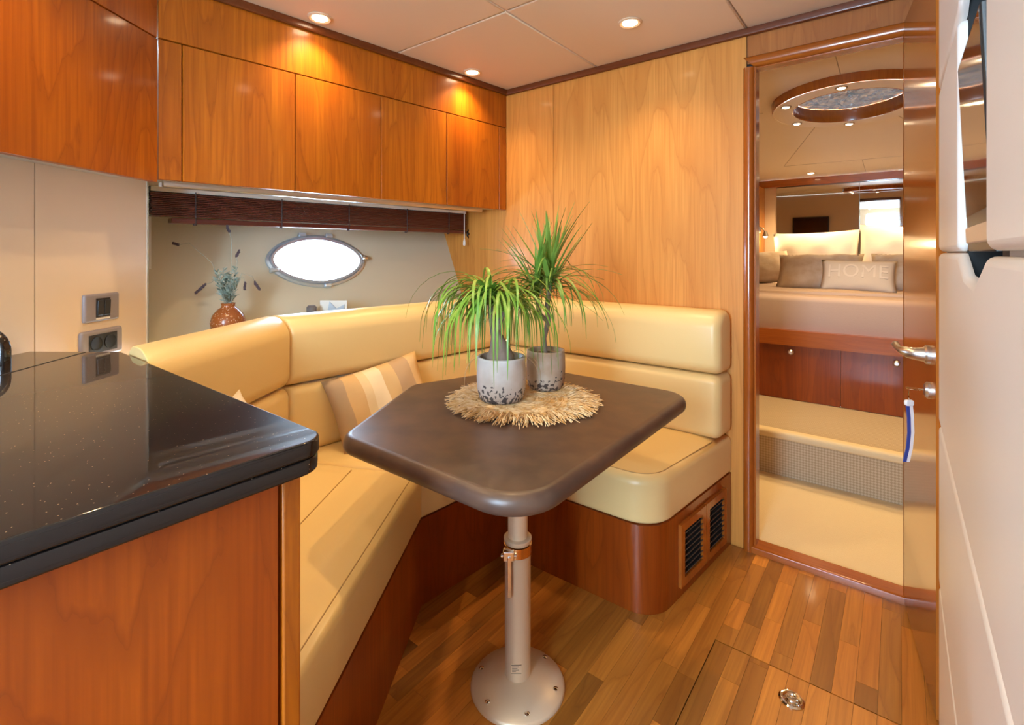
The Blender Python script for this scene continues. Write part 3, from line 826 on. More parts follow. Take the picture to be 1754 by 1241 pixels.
lathe('cord_tassel', [(0.003, 0.02), (0.007, 0.006), (0.008, -0.012), (0.004, -0.018)], BM @ Vector((cy_(2.03), 0.04, 1.205)), M_wcord, bl, seg=12)
ck = thing('cord_cleat', 'small dark cord cleat screwed to the bulkhead under the blind', 'cleat', (-1.935, YB, 1.25))
tube('horn', [(-1.935, YB - 0.004, 1.232), (-1.935, YB - 0.014, 1.245), (-1.935, YB - 0.014, 1.265), (-1.935, YB - 0.004, 1.278)], [0.003, 0.005, 0.005, 0.003], M_black, ck)
box('cleat_foot', -1.939, -1.931, YB - 0.012, YB - 0.0002, 1.249, 1.261, M_black, ck)

# ------------------------------------------------------------------ downlights
def downlight(x, y, label, power, z=CEIL, r=0.044, nrm=None, energy=True, group=None, spot=128):
    t = thing('downlight', label, 'ceiling light', (x, y, z), group)
    M = Matrix.Translation((x, y, z))
    if nrm is not None:
        M = M @ Vector((0, 0, 1)).rotation_difference(Vector(nrm)).to_matrix().to_4x4()
    lathe('bezel', [(r, 0.0005), (r, -0.003), (r * 0.86, -0.007), (r * 0.66, -0.004), (r * 0.64, 0.0005)], (0, 0, 0), M_satin if r > 0.03 else M_alu, t, seg=28, M=M)
    lathe('lens', [(r * 0.63, -0.0045), (r * 0.45, -0.007), (0.001, -0.0085)], (0, 0, 0), M_bulb, t, seg=20, M=M)
    if energy:
        l = bpy.data.lights.new('lamp_glow', 'SPOT')
        l.energy = power; l.color = WARM; l.spot_size = R(spot); l.spot_blend = 1.0; l.shadow_soft_size = 0.022
        lo = bpy.data.objects.new('lamp_glow', l)
        link(lo, t)
        lo.location = (0, 0, -0.012)
    return t
downlight(-1.686, 1.01, 'lit ceiling downlight nearest the left overhead cabinet doors', LAMP)
downlight(-1.616, 1.764, 'lit ceiling downlight in the corner by the bulkhead', LAMP)
downlight(-0.799, 1.749, 'lit ceiling downlight in the middle of the bulkhead side', LAMP)
downlight(-0.80, 1.0, 'lit ceiling downlight over the dinette table', LAMP)
downlight(-1.30, 0.30, 'lit ceiling downlight over the worktop', LAMP)
downlight(-0.35, 0.05, 'lit ceiling downlight over the passage', LAMP * 0.6)

# ------------------------------------------------------------------ galley counter
gc = thing('galley_counter', 'cherry galley base cabinet under the black worktop', 'cabinet', (-1.1, -0.2, 0))
rprism('carcass', [(-0.652, -0.9), (-0.652, 0.347), (-1.47, 0.347), (-1.60, 0.20), (-1.30, -0.2), (-1.30, -0.9)], 0.0, 0.8615, M_cab, gc)
cfM = frame((-0.652, 0, 0), (0, 1, 0), (0, 0, 1), (1, 0, 0))
rprism('side_panel', [(-0.898, 0.005), (0.3195, 0.005), (0.3195, 0.8605), (-0.898, 0.8605)], 0.0, 0.022, wood('red_cherry_front', (0.42, 0.085, 0.004, 1), (0.33, 0.058, 0.003, 1), (0.17, 0.025, 0.002, 1), axis='Z', rough=0.4, coat=0.08, rings=20, across=3.6, along=0.8), gc, rt=0.001, M=cfM, seg=1)
rprism('corner_post', [(0.3245, 0.005), (0.349, 0.005), (0.349, 0.8605), (0.3245, 0.8605)], 0.0, 0.024, M_cab, gc, rt=0.003, M=cfM, seg=2)
wt = thing('worktop', 'black sparkle granite worktop with rounded corner in the left foreground', 'worktop', (-1.1, 0, 0.862))
def ctop(o): return round_poly([(-0.601 - o, -0.9), (-0.601 - o, 0.374 - o), (-1.512, 0.374 - o), (-1.699, 0.236), (-1.33, -0.25), (-1.33, -0.9)], [0, 0.035, 0, 0, 0, 0], 8)
rprism('lower_slab', ctop(0.0012), 0.862, 0.8825, M_granite, wt, rt=0.003, rb=0.003, seg=3)
rprism('upper_slab', ctop(0.0), 0.8832, 0.905, M_granite, wt, rt=0.003, rb=0.003, seg=3)
tube('joint_line', [(-1.37, 0.112, 0.9051), (-1.575, 0.318, 0.9051)], 0.0011, M_dark, wt, seg=6)
# rounded granite upstand end at the far left
rprism('upstand', round_poly([(-0.05, 0.0), (0.05, 0.0), (0.05, 0.10), (-0.05, 0.10)], [0, 0, 0.048, 0.048], 8), -0.012, 0.012, M_granite, wt, rt=0.006, rb=0.006, M=frame((-1.568, 0.147, 0.8835), (0.79, 0.613, 0), (0, 0, 1), (0.613, -0.79, 0)), seg=3)

# ------------------------------------------------------------------ dinette sofa
F0 = (-0.765, 0.380); F1 = (-1.225, 1.094); F2 = (-1.187, 1.482); F3 = (-0.595, 1.490); F4 = (-0.5225, 2.078)
B1 = Vector((-1.33, 0.380, 0)); B2 = Vector((-1.657, 0.88, 0)); B3 = Vector((-1.549, 1.945, 0)); B4 = Vector((-0.529, 1.945, 0))
sofa = thing('dinette_sofa', 'built-in cream leather corner sofa around the table on a cherry plinth', 'sofa', (-1.4, 1.4, 0))
base_o = round_poly([F0, F1, F2, F3, F4, (-1.60, 2.078), (-1.66, 1.4), (-1.72, 0.9), (-1.40, 0.380)], [0, 0, 0, 0.105, 0, 0, 0, 0, 0], 10)
rprism('plinth', base_o, 0.0, 0.281, M_base, sofa)
def seat(pts, rad, crown=0.008):
    return rprism('seat_cushion', round_poly(pts, rad, 8), 0.282, 0.437, M_leather, sofa, rt=0.035, rb=0.012, seg=6, crown=crown, sharp=70)
gap = 0.002
def shift(p, d, k): return (p[0] + d[0] * k, p[1] + d[1] * k)
eD = Vector((0.542, -0.84, 0))
seat([F0, shift(F1, eD, gap), shift((-1.735, 0.862), eD, gap), (-1.44, 0.380)], 0.0)
seat([shift(F1, D58, gap), shift(F2, (0, -1), gap), (-1.665, 2.02), (-1.735, 0.87)], 0.0)
seat([shift(F2, (1, 0), gap), F3, F4, (-1.655, 2.078)], [0.0, 0.115, 0.0, 0.0])
# seams on the seats
def seam(pts, z=0.4435, r=0.0017): tube('seam', [(p[0], p[1], p[2] if len(p) > 2 else z) for p in pts], r, M_piping, sofa, seg=6)
nD = Vector((-0.84, -0.542, 0))
f0, f1 = Vector(F0 + (0,)), Vector(F1 + (0,))
seam([f0 + nD * 0.022 + Vector((0, 0, .4335)) + eD * 0, f1 + nD * 0.022 + eD * 0.012 + Vector((0, 0, .4335))])
seam([f0 + nD * 0.225 + Vector((0, 0, .4455)), f1 + nD * 0.225 + eD * 0.03 + Vector((0, 0, .4455))])
edge_in = [p for p in round_poly([(-1.17, 1.506), (-0.618, 1.514), (-0.5565, 1.945), (-1.17, 1.945)], [0.0, 0.095, 0.0, 0.0], 10)][:-1]
seam([(p[0], p[1], 0.4350) for p in edge_in])
# backs: swept profiles with mitred joints
def sweep(name, Pa, Pb, ma, mb, prof, mat, re=0.022, rings=10, re0=None):
    Pa, Pb, ma, mb = (Vector(q) for q in (Pa, Pb, ma, mb))
    us = [p[0] for p in prof]; zs_ = [p[1] for p in prof]
    uc, zc = (min(us) + max(us)) / 2, (min(zs_) + max(zs_)) / 2
    hu, hz = (max(us) - min(us)) / 2, (max(zs_) - min(zs_)) / 2
    L = (Pb - Pa).length
    ts = []
    re0 = re0 or re
    for k in range(6):
        s = re0 * (1 - math.cos(PI / 2 * k / 5)); ts.append((s / L, re0 * (1 - math.sqrt(max(0, 1 - (1 - s / re0) ** 2)))))
    for k in range(1, rings): ts.append((re / L + (1 - 2 * re / L) * k / rings, 0.0))
    for k in range(5, -1, -1):
        s = re * (1 - math.cos(PI / 2 * k / 5)); ts.append((1 - s / L, re * (1 - math.sqrt(max(0, 1 - (1 - s / re) ** 2)))))
    v = []; f = []; n = len(prof)
    for t, d in ts:
        for u, z in prof:
            u2 = uc + (u - uc) * (1 - d / hu); z2 = zc + (z - zc) * (1 - d / hz)
            a = Pa + ma * u2; b = Pb + mb * u2
            p = a.lerp(b, t); v.append((p.x, p.y, z2))
    for i in range(len(ts) - 1):
        for k in range(n):
            k2 = (k + 1) % n
            f.append((i * n + k, i * n + k2, (i + 1) * n + k2, (i + 1) * n + k))
    f.append(tuple(range(n - 1, -1, -1))); f.append(tuple(range((len(ts) - 1) * n, len(ts) * n)))
    return mk(name, v, f, mat, sofa, smooth=True, sharp=70)
n1 = Vector((-0.8406, -0.5417, 0)); n2 = Vector((-0.9949, 0.1009, 0)); n3 = Vector((0, 1, 0))
m12 = (n1 + n2) / (1 + n1.dot(n2)); m23 = (n2 + n3) / (1 + n2.dot(n3))
m0 = Vector((-1.19, 0, 0)); m4 = Vector((0.105, 1, 0))
bol = round_poly([(0.0, 0.683), (0.0, 0.926), (0.135, 0.926), (0.135, 0.683)], [0.045, 0.085, 0.045, 0.02], 10)
bol = [(u - 0.010 * math.sin(max(0, min(1, (z - 0.683) / 0.243)) * PI), z) for u, z in bol]
low = round_poly([(0.0, 0.440), (0.0, 0.681), (0.135, 0.681), (0.135, 0.440)], [0.03, 0.03, 0.01, 0.01], 8)
low = [(u - 0.006 * math.sin(max(0, min(1, (z - 0.44) / 0.241)) * PI), z) for u, z in low]
gp = 0.0015
dA = (B2 - B1).normalized(); dB = (B3 - B2).normalized(); dC = Vector((1, 0, 0))
for nm, prof in (('bolster', bol), ('back_cushion', low)):
    sweep(nm, B1, B2 - dA * gp, m0, m12, prof, M_leather, re=0.014, re0=0.003)
    sweep(nm, B2 + dB * gp, B3 - dB * gp, m12, m23, prof, M_leather, re=0.014)
    sweep(nm, B3 + dC * gp, B4, m23, m4, prof, M_leather, re=0.03)
def end_seam(prof, off):
    pts = []
    for u, z in prof[:int(len(prof) * 0.62)]:
        p = B4 - dC * off + m4 * u; pts.append((p.x, p.y - (0.0004 if z < 0.9 else 0), z + (0.0006 if z > 0.9 else 0)))
    tube('seam', pts, 0.0016, M_piping, sofa, seg=6)
# ventilation grilles in the plinth end
ge = Vector((F4[0] - F3[0], F4[1] - F3[1], 0)).normalized(); gn = Vector((ge.y, -ge.x, 0))
def gpt(y): return (y - F3[1]) / ge.y
GM = frame((F3[0], F3[1], 0), ge, (0, 0, 1), gn)
for y0, y1 in ((1.640, 1.829), (1.834, 2.012)):
    a, b = gpt(y0), gpt(y1); z0, z1 = 0.038, 0.246; t = 0.026
    fr = MB()
    fr.box(a, b, z0, z0 + t, 0.0, 0.011); fr.box(a, b, z1 - t, z1, 0.0, 0.011); fr.box(a, a + t, z0 + t, z1 - t, 0.0, 0.011); fr.box(b - t, b, z0 + t, z1 - t, 0.0, 0.011)
    vent = fr.build('vent_grille', M_trim, sofa, M=GM)
    box('vent_backing', a + t, b - t, z0 + t, z1 - t, 0.0005, 0.002, M_dark, vent, M=GM)
    for k in range(8):
        z = z0 + t + 0.010 + k * (z1 - z0 - 2 * t - 0.016) / 7.3
        box('slat', a + t, b - t, -0.0065, 0.0065, -0.001, 0.001, M_grille, vent, M=GM @ Matrix.Translation((0, z, 0.0065)) @ Matrix.Rotation(R(55), 4, 'X'))

# throw cushions
def pillow_mesh(w, h, t, n=14, p=2.6, pinch=0.06):
    v = []; f = []; uv = []
    for side in (1, -1):
        for i in range(n + 1):
            for j in range(n + 1):
                a = -1 + 2 * i / n; b = -1 + 2 * j / n
                k = (1 - abs(a) ** p) * (1 - abs(b) ** p)
                x = a * (1 - pinch * (1 - b * b)) if False else a * (1 - pinch * (1 - abs(b) ** 2))
                y = b * (1 - pinch * (1 - abs(a) ** 2))
                v.append((x * w / 2, y * h / 2, side * t / 2 * max(k, 0) ** 0.55))
    m = (n + 1) ** 2
    for s in range(2):
        for i in range(n):
            for j in range(n):
                q = [s * m + i * (n + 1) + j, s * m + (i + 1) * (n + 1) + j, s * m + (i + 1) * (n + 1) + j + 1, s * m + i * (n + 1) + j + 1]
                f.append(tuple(q if s == 0 else q[::-1]))
    return v, f
def pillow(name, w, h, t, M, mat, label, cat='cushion', group=None, parent=None, amp=0.006):
    v, f = pillow_mesh(w, h, t)
    r2 = random.Random(hash(label) % 1000 if False else len(label) * 31 + int(w * 1000))
    ph = [r2.uniform(0, 6) for _ in range(4)]
    v = [(x, y, z + math.copysign(1, z) * amp * (math.sin(x * 17 / max(w, .2) + ph[0]) * math.sin(y * 13 / max(h, .2) + ph[1])) * min(1, abs(z) / 0.01)) for x, y, z in v]
    me = bpy.data.meshes.new(name)
    me.from_pydata(v, [], f)
    ul = me.uv_layers.new(name='UVMap')
    for lp in me.loops:
        q = me.vertices[lp.vertex_index].co
        ul.data[lp.index].uv = (q.x / w + 0.5, q.y / h + 0.5)
    bm = bmesh.new(); bm.from_mesh(me); bmesh.ops.remove_doubles(bm, verts=bm.verts, dist=1e-5); bmesh.ops.recalc_face_normals(bm, faces=bm.faces)
    for fc in bm.faces: fc.smooth = True
    bm.to_mesh(me); bm.free(); me.materials.append(mat)
    o = bpy.data.objects.new(name, me); link(o, parent)
    o.matrix_world = M
    if label: tag(o, label, cat, group)
    return o
def upright(c, facing, tilt, roll=0):
    """matrix for a pillow whose width is horizontal, height leans back by tilt degrees, face normal ~ facing"""
    fx = Vector((facing[0], facing[1], 0)).normalized()
    w = Vector((-fx.y, fx.x, 0))
    nrm = (fx * math.cos(R(tilt)) + Vector((0, 0, 1)) * math.sin(R(tilt))).normalized()
    h = nrm.cross(w).normalized()
    M = frame(c, w, h, nrm)
    return M @ Matrix.Rotation(R(roll), 4, 'Z')
pillow('throw_cushion', 0.40, 0.30, 0.11, upright((-1.555, 1.195, 0.575), (0.98, -0.20), 22, 9), M_stripe, 'beige and tan striped throw cushion leaning on the sofa back beside the table')
pillow('throw_cushion', 0.34, 0.30, 0.10, upright((-1.36, 0.565, 0.585), (0.84, 0.54), 20, 14), M_pilc, 'pale throw cushion corner peeking out above the black worktop')

# ------------------------------------------------------------------ table
tb = thing('dinette_table', 'brown leather-look table with clipped corner on a satin pedestal', 'table', (-0.80, 1.05, 0))
top = round_poly([(-1.040, 0.668), (-0.492, 0.668), (-0.492, 1.535), (-1.105, 1.535), (-1.262, 1.080)], [0.075, 0.110, 0.085, 0.06, 0.06], 10)
rprism('table_top', top, 0.676, 0.720, M_table, tb, rt=0.020, rb=0.020, seg=6, sharp=80)
BX, BY = -0.800, 1.052
lathe('base_flange', [(0.125, 0.0), (0.125, 0.004), (0.120, 0.010), (0.075, 0.026), (0.040, 0.034)], (BX, BY, 0.0), M_satin, tb, seg=48)
for k in range(6):
    a = R(20 + 60 * k)
    lathe('bolt', [(0.007, 0.0), (0.007, 0.003), (0.003, 0.005)], (BX + 0.103 * math.cos(a), BY + 0.103 * math.sin(a), 0.0145), M_chrome, tb, seg=10)
lathe('lower_tube', [(0.0345, 0.030), (0.0345, 0.385), (0.0370, 0.388), (0.0370, 0.394), (0.0330, 0.396)], (BX, BY, 0), M_satin, tb, seg=32)
lathe('upper_tube', [(0.0262, 0.39), (0.0262, 0.676)], (BX, BY, 0), M_satin, tb, seg=28)
lathe('top_plate', [(0.09, 0.668), (0.09, 0.6755)], (BX, BY, 0), M_satin, tb, seg=28)
lathe('collar_band', [(0.0352, 0.352), (0.0375, 0.354), (0.0375, 0.380), (0.0352, 0.382)], (BX, BY, 0), plain('copper_band', (0.62, 0.36, 0.16, 1), 0.15, metal=1.0), tb, seg=28)
fwd = Vector((-0.614, 0.789, 0)); rgt = Vector((0.789, 0.614, 0))
cl = Vector((BX, BY, 0)) - fwd * 0.030 - rgt * 0.024
clM = frame(cl + Vector((0, 0, 0.366)), rgt, (0, 0, 1), -fwd)
clamp = rprism('clamp_block', rrect(0.030, 0.026, 0.004), -0.008, 0.014, M_chrome, tb, rt=0.003, rb=0.003, M=clM, seg=2)
tube('clamp_pin', [clM @ Vector((x, 0, 0.008)) for x in (-0.020, 0.020)], 0.005, M_chrome, clamp, seg=10)
rprism('clamp_lever', rrect(0.010, 0.105, 0.004), 0.0, 0.005, M_chrome, clamp, rt=0.001, M=clM @ Matrix.Translation((0.002, -0.052, 0.012)), seg=2)
lM = frame(Vector((BX, BY, 0.070)) - fwd * 0.0347 - rgt * 0.004, rgt, (0, 0, 1), -fwd)
box('sticker', -0.014, 0.014, -0.012, 0.012, -0.004, 0.0006, M_satin, tb, M=lM)
box('sticker_rule', -0.013, 0.013, 0.010, 0.0112, 0.0006, 0.0009, M_dark, tb, M=lM)
box('sticker_rule', -0.013, 0.013, -0.0112, -0.010, 0.0006, 0.0009, M_dark, tb, M=lM)
M_gprint = plain('grey_print', (0.12, 0.10, 0.09, 1), 0.6)
for zz, w_ in ((0.006, 0.018), (0.002, 0.014), (-0.002, 0.018), (-0.006, 0.010)):
    box('sticker_mark', -0.011, -0.011 + w_, zz - 0.0006, zz + 0.0006, 0.0006, 0.0008, M_gprint, tb, M=lM)

# ------------------------------------------------------------------ placemat and plants
ZT = 0.7202
mc = (-0.855, 1.150, ZT)
mat_ = thing('placemat', 'round woven raffia placemat with shaggy fringe under the two pots', 'placemat', mc)
prof = []
nr = 22
for k in range(nr):
    r_ = 0.165 * (1 - k / nr); prof.append((r_, 0.0045 + (0.0018 if k % 2 else 0)))
lathe('woven_disc', [(0.168, 0.0), (0.169, 0.003)] + prof, mc, M_raffia, mat_, seg=60, sharp=80)
fr = MB()
for k in range(900):
    a = rnd.uniform(0, 2 * PI); r0 = rnd.uniform(0.130, 0.165); L = rnd.uniform(0.045, 0.085); da = rnd.uniform(-0.35, 0.35); z0 = rnd.uniform(0.004, 0.010); lift = rnd.uniform(0, 0.012)
    p0 = Vector((mc[0] + r0 * math.cos(a), mc[1] + r0 * math.sin(a), ZT + z0))
    d = Vector((math.cos(a + da), math.sin(a + da), 0))
    if r0 + L > 0.225: L = 0.225 - r0
    pts = [p0, p0 + d * L * 0.5 + Vector((0, 0, lift)), p0 + d * L + Vector((rnd.uniform(-.008, .008), rnd.uniform(-.008, .008), -z0 + 0.002 + rnd.uniform(0, .010)))]
    fr.tube(pts, rnd.uniform(0.0007, 0.0014), 3, cap=False)
for k in range(700):
    a = rnd.uniform(0, 2 * PI); r0 = 0.165 * math.sqrt(rnd.uniform(0.02, 1)); L = rnd.uniform(0.015, 0.04); da = a + PI / 2 + rnd.uniform(-0.5, 0.5)
    p0 = Vector((mc[0] + r0 * math.cos(a), mc[1] + r0 * math.sin(a), ZT + 0.0055)); d = Vector((math.cos(da), math.sin(da), 0))
    fr.tube([p0, p0 + d * L * 0.5 + Vector((0, 0, rnd.uniform(0.0005, 0.0028))), p0 + d * L], rnd.uniform(0.0008, 0.0016), 3, cap=False)
tag(fr.build('fringe', M_raffia, mat_), kind='stuff')

def leaf_strip(pts, w, name, mat, parent, fold=0.25):
    """curved blade: two strips folded along the midrib, tapering to the tip, with a little thickness"""
    n = len(pts); v = []; f = []
    for i, p in enumerate(pts):
        t = i / (n - 1)
        ww = w * (0.55 + 0.45 * min(1, t / 0.15)) * (1 - t ** 2.2) + 0.0003
        tan = (pts[min(i + 1, n - 1)] - pts[max(i - 1, 0)]).normalized()
        side = tan.cross(Vector((0, 0, 1)))
        if side.length < 1e-4: side = Vector((1, 0, 0))
        side.normalize(); up = side.cross(tan).normalized()
        v += [p + side * ww + up * ww * fold, p - up * 0.0005, p - side * ww + up * ww * fold, p + up * 0.0004]
    for i in range(n - 1):
        a = i * 4; b = a + 4
        for q, r_ in ((0, 1), (1, 2), (2, 3), (3, 0)): f.append((a + q, a + r_, b + r_, b + q))
    return mk(name, v, f, mat, parent, smooth=True, sharp=70)
def blade(p0, az, elev, L, droop, w, mat, parent, n=11, curl=0.0):
    pts = [Vector(p0)]; e = elev; a = az
    for i in range(n - 1):
        st = L / (n - 1)
        pts.append(pts[-1] + Vector((math.cos(a) * math.cos(e), math.sin(a) * math.cos(e), math.sin(e))) * st)
        e -= droop / (n - 1) * (1.5 - 0.6 * i / n); e = max(e, -1.5); a += curl / (n - 1)
    return leaf_strip(pts, w, 'leaf', mat, parent)
def pot(center, r, h, mat, parent):
    prof = [(r * 0.80, 0.0), (r * 0.90, 0.006), (r * 0.99, h * 0.25), (r * 1.02, h * 0.55), (r * 1.0, h * 0.85), (r * 0.98, h * 0.92), (r * 1.0, h * 0.98), (r * 0.96, h), (r * 0.88, h * 0.99), (r * 0.86, h * 0.88)]
    o = lathe('pot', [(a, b) for a, b in prof], (0, 0, 0), mat, parent, seg=40, M=Matrix.Translation(Vector(center)), sharp=60)
    lathe('soil', [(r * 0.87, h * 0.86), (r * 0.5, h * 0.90), (0.002, h * 0.91)], center, M_soil, parent, seg=24)
    return o
ZP = ZT + 0.0068
# ponytail palm
ca = (-0.905, 1.112, ZP)
pa = thing('potted_palm', 'ponytail palm with drooping leaves in the whitewashed front pot', 'plant', ca)
pot(ca, 0.070, 0.125, M_potA, pa)
tr = [(ca[0] - 0.004, ca[1] - 0.002, ca[2] + 0.095), (ca[0] - 0.003, ca[1], ca[2] + 0.125), (ca[0] - 0.006, ca[1] - 0.003, ca[2] + 0.150), (ca[0] - 0.012, ca[1] - 0.008, ca[2] + 0.185), (ca[0] - 0.021, ca[1] - 0.014, ca[2] + 0.225), (ca[0] - 0.026, ca[1] - 0.018, ca[2] + 0.275)]
tube('trunk', tr, [0.042, 0.040, 0.028, 0.016, 0.011, 0.010], M_trunk, pa, seg=14)
tube('trunk', [tr[3], (ca[0] - 0.004, ca[1] - 0.002, ca[2] + 0.222), (ca[0] + 0.008, ca[1] + 0.004, ca[2] + 0.25)], [0.010, 0.008, 0.007], M_trunk, pa, seg=10)
crown = [Vector(tr[-1]), Vector((ca[0] + 0.008, ca[1] + 0.004, ca[2] + 0.252))]
r3 = random.Random(11)
for k in range(150):
    c0 = crown[0] if k % 3 else crown[1]
    az = r3.uniform(0, 2 * PI)
    blade(c0 + Vector((r3.uniform(-.006, .006), r3.uniform(-.006, .006), r3.uniform(-.01, .012))), az, r3.uniform(0.5, 1.35), r3.uniform(0.22, 0.37), r3.uniform(2.0, 3.2), r3.uniform(0.0030, 0.0056), M_leafA, pa, n=12, curl=r3.uniform(-.7, .7))
for k in range(7):
    az = r3.uniform(0, 2 * PI)
    blade(Vector((ca[0] + 0.05 * math.cos(az), ca[1] + 0.05 * math.sin(az), ca[2] + 0.118)), az, 0.5, r3.uniform(0.10, 0.15), 2.0, 0.0012, M_leafE, pa, n=8, curl=r3.uniform(-1, 1))
# dracaena
cb = (-0.872, 1.292, ZP)
pb = thing('potted_dracaena', 'spiky dracaena with upright leaves in the brown rear pot', 'plant', cb)
pot(cb, 0.060, 0.120, M_potB, pb)
st = [(cb[0], cb[1], cb[2] + 0.10), (cb[0] - 0.004, cb[1] - 0.003, cb[2] + 0.155), (cb[0] + 0.006, cb[1] + 0.004, cb[2] + 0.205), (cb[0] + 0.004, cb[1] + 0.002, cb[2] + 0.262), (cb[0] + 0.010, cb[1] + 0.008, cb[2] + 0.325)]
tube('stem', st, [0.007, 0.007, 0.009, 0.008, 0.007], M_trunk, pb, seg=10)
tube('stem', [st[2], (cb[0] - 0.018, cb[1] - 0.014, cb[2] + 0.235), (cb[0] - 0.024, cb[1] - 0.018, cb[2] + 0.29)], [0.007, 0.0065, 0.006], M_trunk, pb, seg=10)
heads = [Vector(st[-1]), Vector((cb[0] - 0.024, cb[1] - 0.018, cb[2] + 0.30))]
r3 = random.Random(5)
for k in range(140):
    c0 = heads[0] if k % 3 else heads[1]
    az = r3.uniform(0, 2 * PI)
    t = k / 140
    el = r3.uniform(0.85, 1.45) if t < 0.3 else r3.uniform(0.1, 1.0)
    L = r3.uniform(0.19, 0.275) if t < 0.3 else r3.uniform(0.18, 0.31)
    dr = r3.uniform(0.05, 0.35) if t < 0.3 else r3.uniform(0.6, 2.2)
    blade(c0 + Vector((r3.uniform(-.006, .006), r3.uniform(-.006, .006), r3.uniform(-.03, .02))), az, el, L, dr, r3.uniform(0.0052, 0.0085) if t < 0.3 else r3.uniform(0.0030, 0.0054), M_leafB, pb, n=10, curl=r3.uniform(-.25, .25))

# ------------------------------------------------------------------ vase with dried lavender on the ledge
vc = (-1.985, 0.815, 0.8305)
va = thing('lavender_vase', 'amber speckled vase of dried lavender on the ledge', 'vase', vc)
lathe('vase', [(0.030, 0.0), (0.042, 0.004), (0.057, 0.035), (0.060, 0.058), (0.053, 0.085), (0.036, 0.106), (0.0235, 0.114), (0.0225, 0.122), (0.025, 0.130), (0.021, 0.130), (0.018, 0.112)], vc, M_vase, va, seg=36, sharp=70)
vt = Vector((vc[0], vc[1], vc[2] + 0.12))
def cam2w(a, b, c): return rgt * a + Vector((0, 0, b)) + fwd * c
r4 = random.Random(3)
for k, (a, h, c) in enumerate([(-0.055, 0.105, 0.01), (-0.035, 0.13, -0.01), (-0.015, 0.105, 0.015), (0.012, 0.12, 0.0), (0.028, 0.145, 0.01), (0.04, 0.10, -0.01), (-0.02, 0.14, 0.0), (0.02, 0.09, 0.02)]):
    tip = vt + cam2w(a, h, c)
    sp_ = tube('sprig_stem', [vt + cam2w(a * 0.1, -0.03, 0), vt + cam2w(a * 0.45, h * 0.4, c * 0.5), tip], [0.0016, 0.0014, 0.0008], M_stem, va, seg=5)
    fo = MB()
    for j in range(46):
        t = 0.12 + 0.88 * j / 46
        p = vt.lerp(tip, t) + cam2w(0.25 * a * math.sin(t * PI) * 0, 0, 0)
        az = r4.uniform(0, 2 * PI); L = r4.uniform(0.018, 0.036) * (1.15 - 0.5 * t)
        d = Vector((math.cos(az) * 0.75, math.sin(az) * 0.75, r4.uniform(0.2, 0.9))).normalized()
        s_ = d.orthogonal().normalized() * 0.0030; u_ = d.cross(s_)
        fo.add([p, p + d * L * .5 + s_, p + d * L, p + d * L * .5 - s_, p + d * L * .5 + u_ * .5], [(0, 1, 2, 4), (0, 4, 2, 3), (0, 3, 2, 1)])
    tag(fo.build('sprig_leaves', M_sage, va), kind='stuff')
def spike(pts, n0, n1, lab=None):
    pts = [vt + cam2w(*p) for p in pts]
    tube('sprig_stem', pts, 0.0011, M_stem, va, seg=5)
    a, b = pts[-2], pts[-1]
    m = MB()
    for j in range(16):
        t = j / 15; p = a.lerp(b, t) if n0 == 0 else a.lerp(b, t)
        m.tube([p + Vector((r4.uniform(-.003, .003), r4.uniform(-.003, .003), -0.004)), p + Vector((r4.uniform(-.002, .002), r4.uniform(-.002, .002), 0.005))], [0.0035, 0.0028], 5)
    m.build('flower_spike', M_lav, va, smooth=True)
spike([(0, -0.02, 0), (-0.03, 0.12, 0), (-0.075, 0.085, 0.02), (-0.098, 0.078, 0.02), (-0.135, 0.045, 0.02)], 0, 1)
spike([(0, -0.02, 0), (-0.06, 0.16, 0.0), (-0.16, 0.235, 0.02), (-0.20, 0.228, 0.02), (-0.222, 0.234, 0.02)], 0, 1)
spike([(0, -0.02, 0), (0.012, 0.15, 0), (0.012, 0.25, 0.0), (0.004, 0.278, 0.0), (-0.005, 0.298, 0.0)], 0, 1)
spike([(0, -0.02, 0), (0.025, 0.12, 0), (0.034, 0.165, 0.0), (0.030, 0.185, 0), (0.042, 0.205, 0)], 0, 1)
spike([(0, -0.02, 0), (0.05, 0.12, 0), (0.09, 0.11, 0.0), (0.100, 0.088, 0), (0.118, 0.060, 0)], 0, 1)
spike([(0, -0.02, 0), (0.03, 0.10, 0), (0.056, 0.105, 0.0), (0.064, 0.085, 0), (0.062, 0.062, 0)], 0, 1)
# small oddments on the ledge under the porthole
od = thing('ledge_tidy', 'clear plastic holder with folded blue paper on the ledge below the porthole', 'holder', (-1.985, 1.245, 0.83))
fM = frame((-1.985, 1.245, 0.8305), rgt, (0, 0, 1), -fwd)
box('clear_back', -0.055, 0.065, 0.0, 0.105, -0.012, -0.010, M_edge, od, M=fM)
rprism('folded_paper', [(-0.03, 0.002), (0.06, 0.002), (0.055, 0.088), (0.02, 0.070), (-0.01, 0.100)], -0.009, -0.003, plain('pale_blue_paper', (0.42, 0.50, 0.62, 1), 0.6), od, M=fM)
kn = thing('grey_oddment', 'small dark grey canister on the ledge left of the clear holder', 'oddment', (-2.01, 1.165, 0.83))  # stand-in shape for an unidentified small grey object
lathe('oddment_body', [(0.018, 0.0), (0.019, 0.05), (0.021, 0.062), (0.021, 0.082), (0.014, 0.090)], (-2.01, 1.165, 0.8305), plain('grey_plastic', (0.14, 0.12, 0.12, 1), 0.4), kn, seg=20)

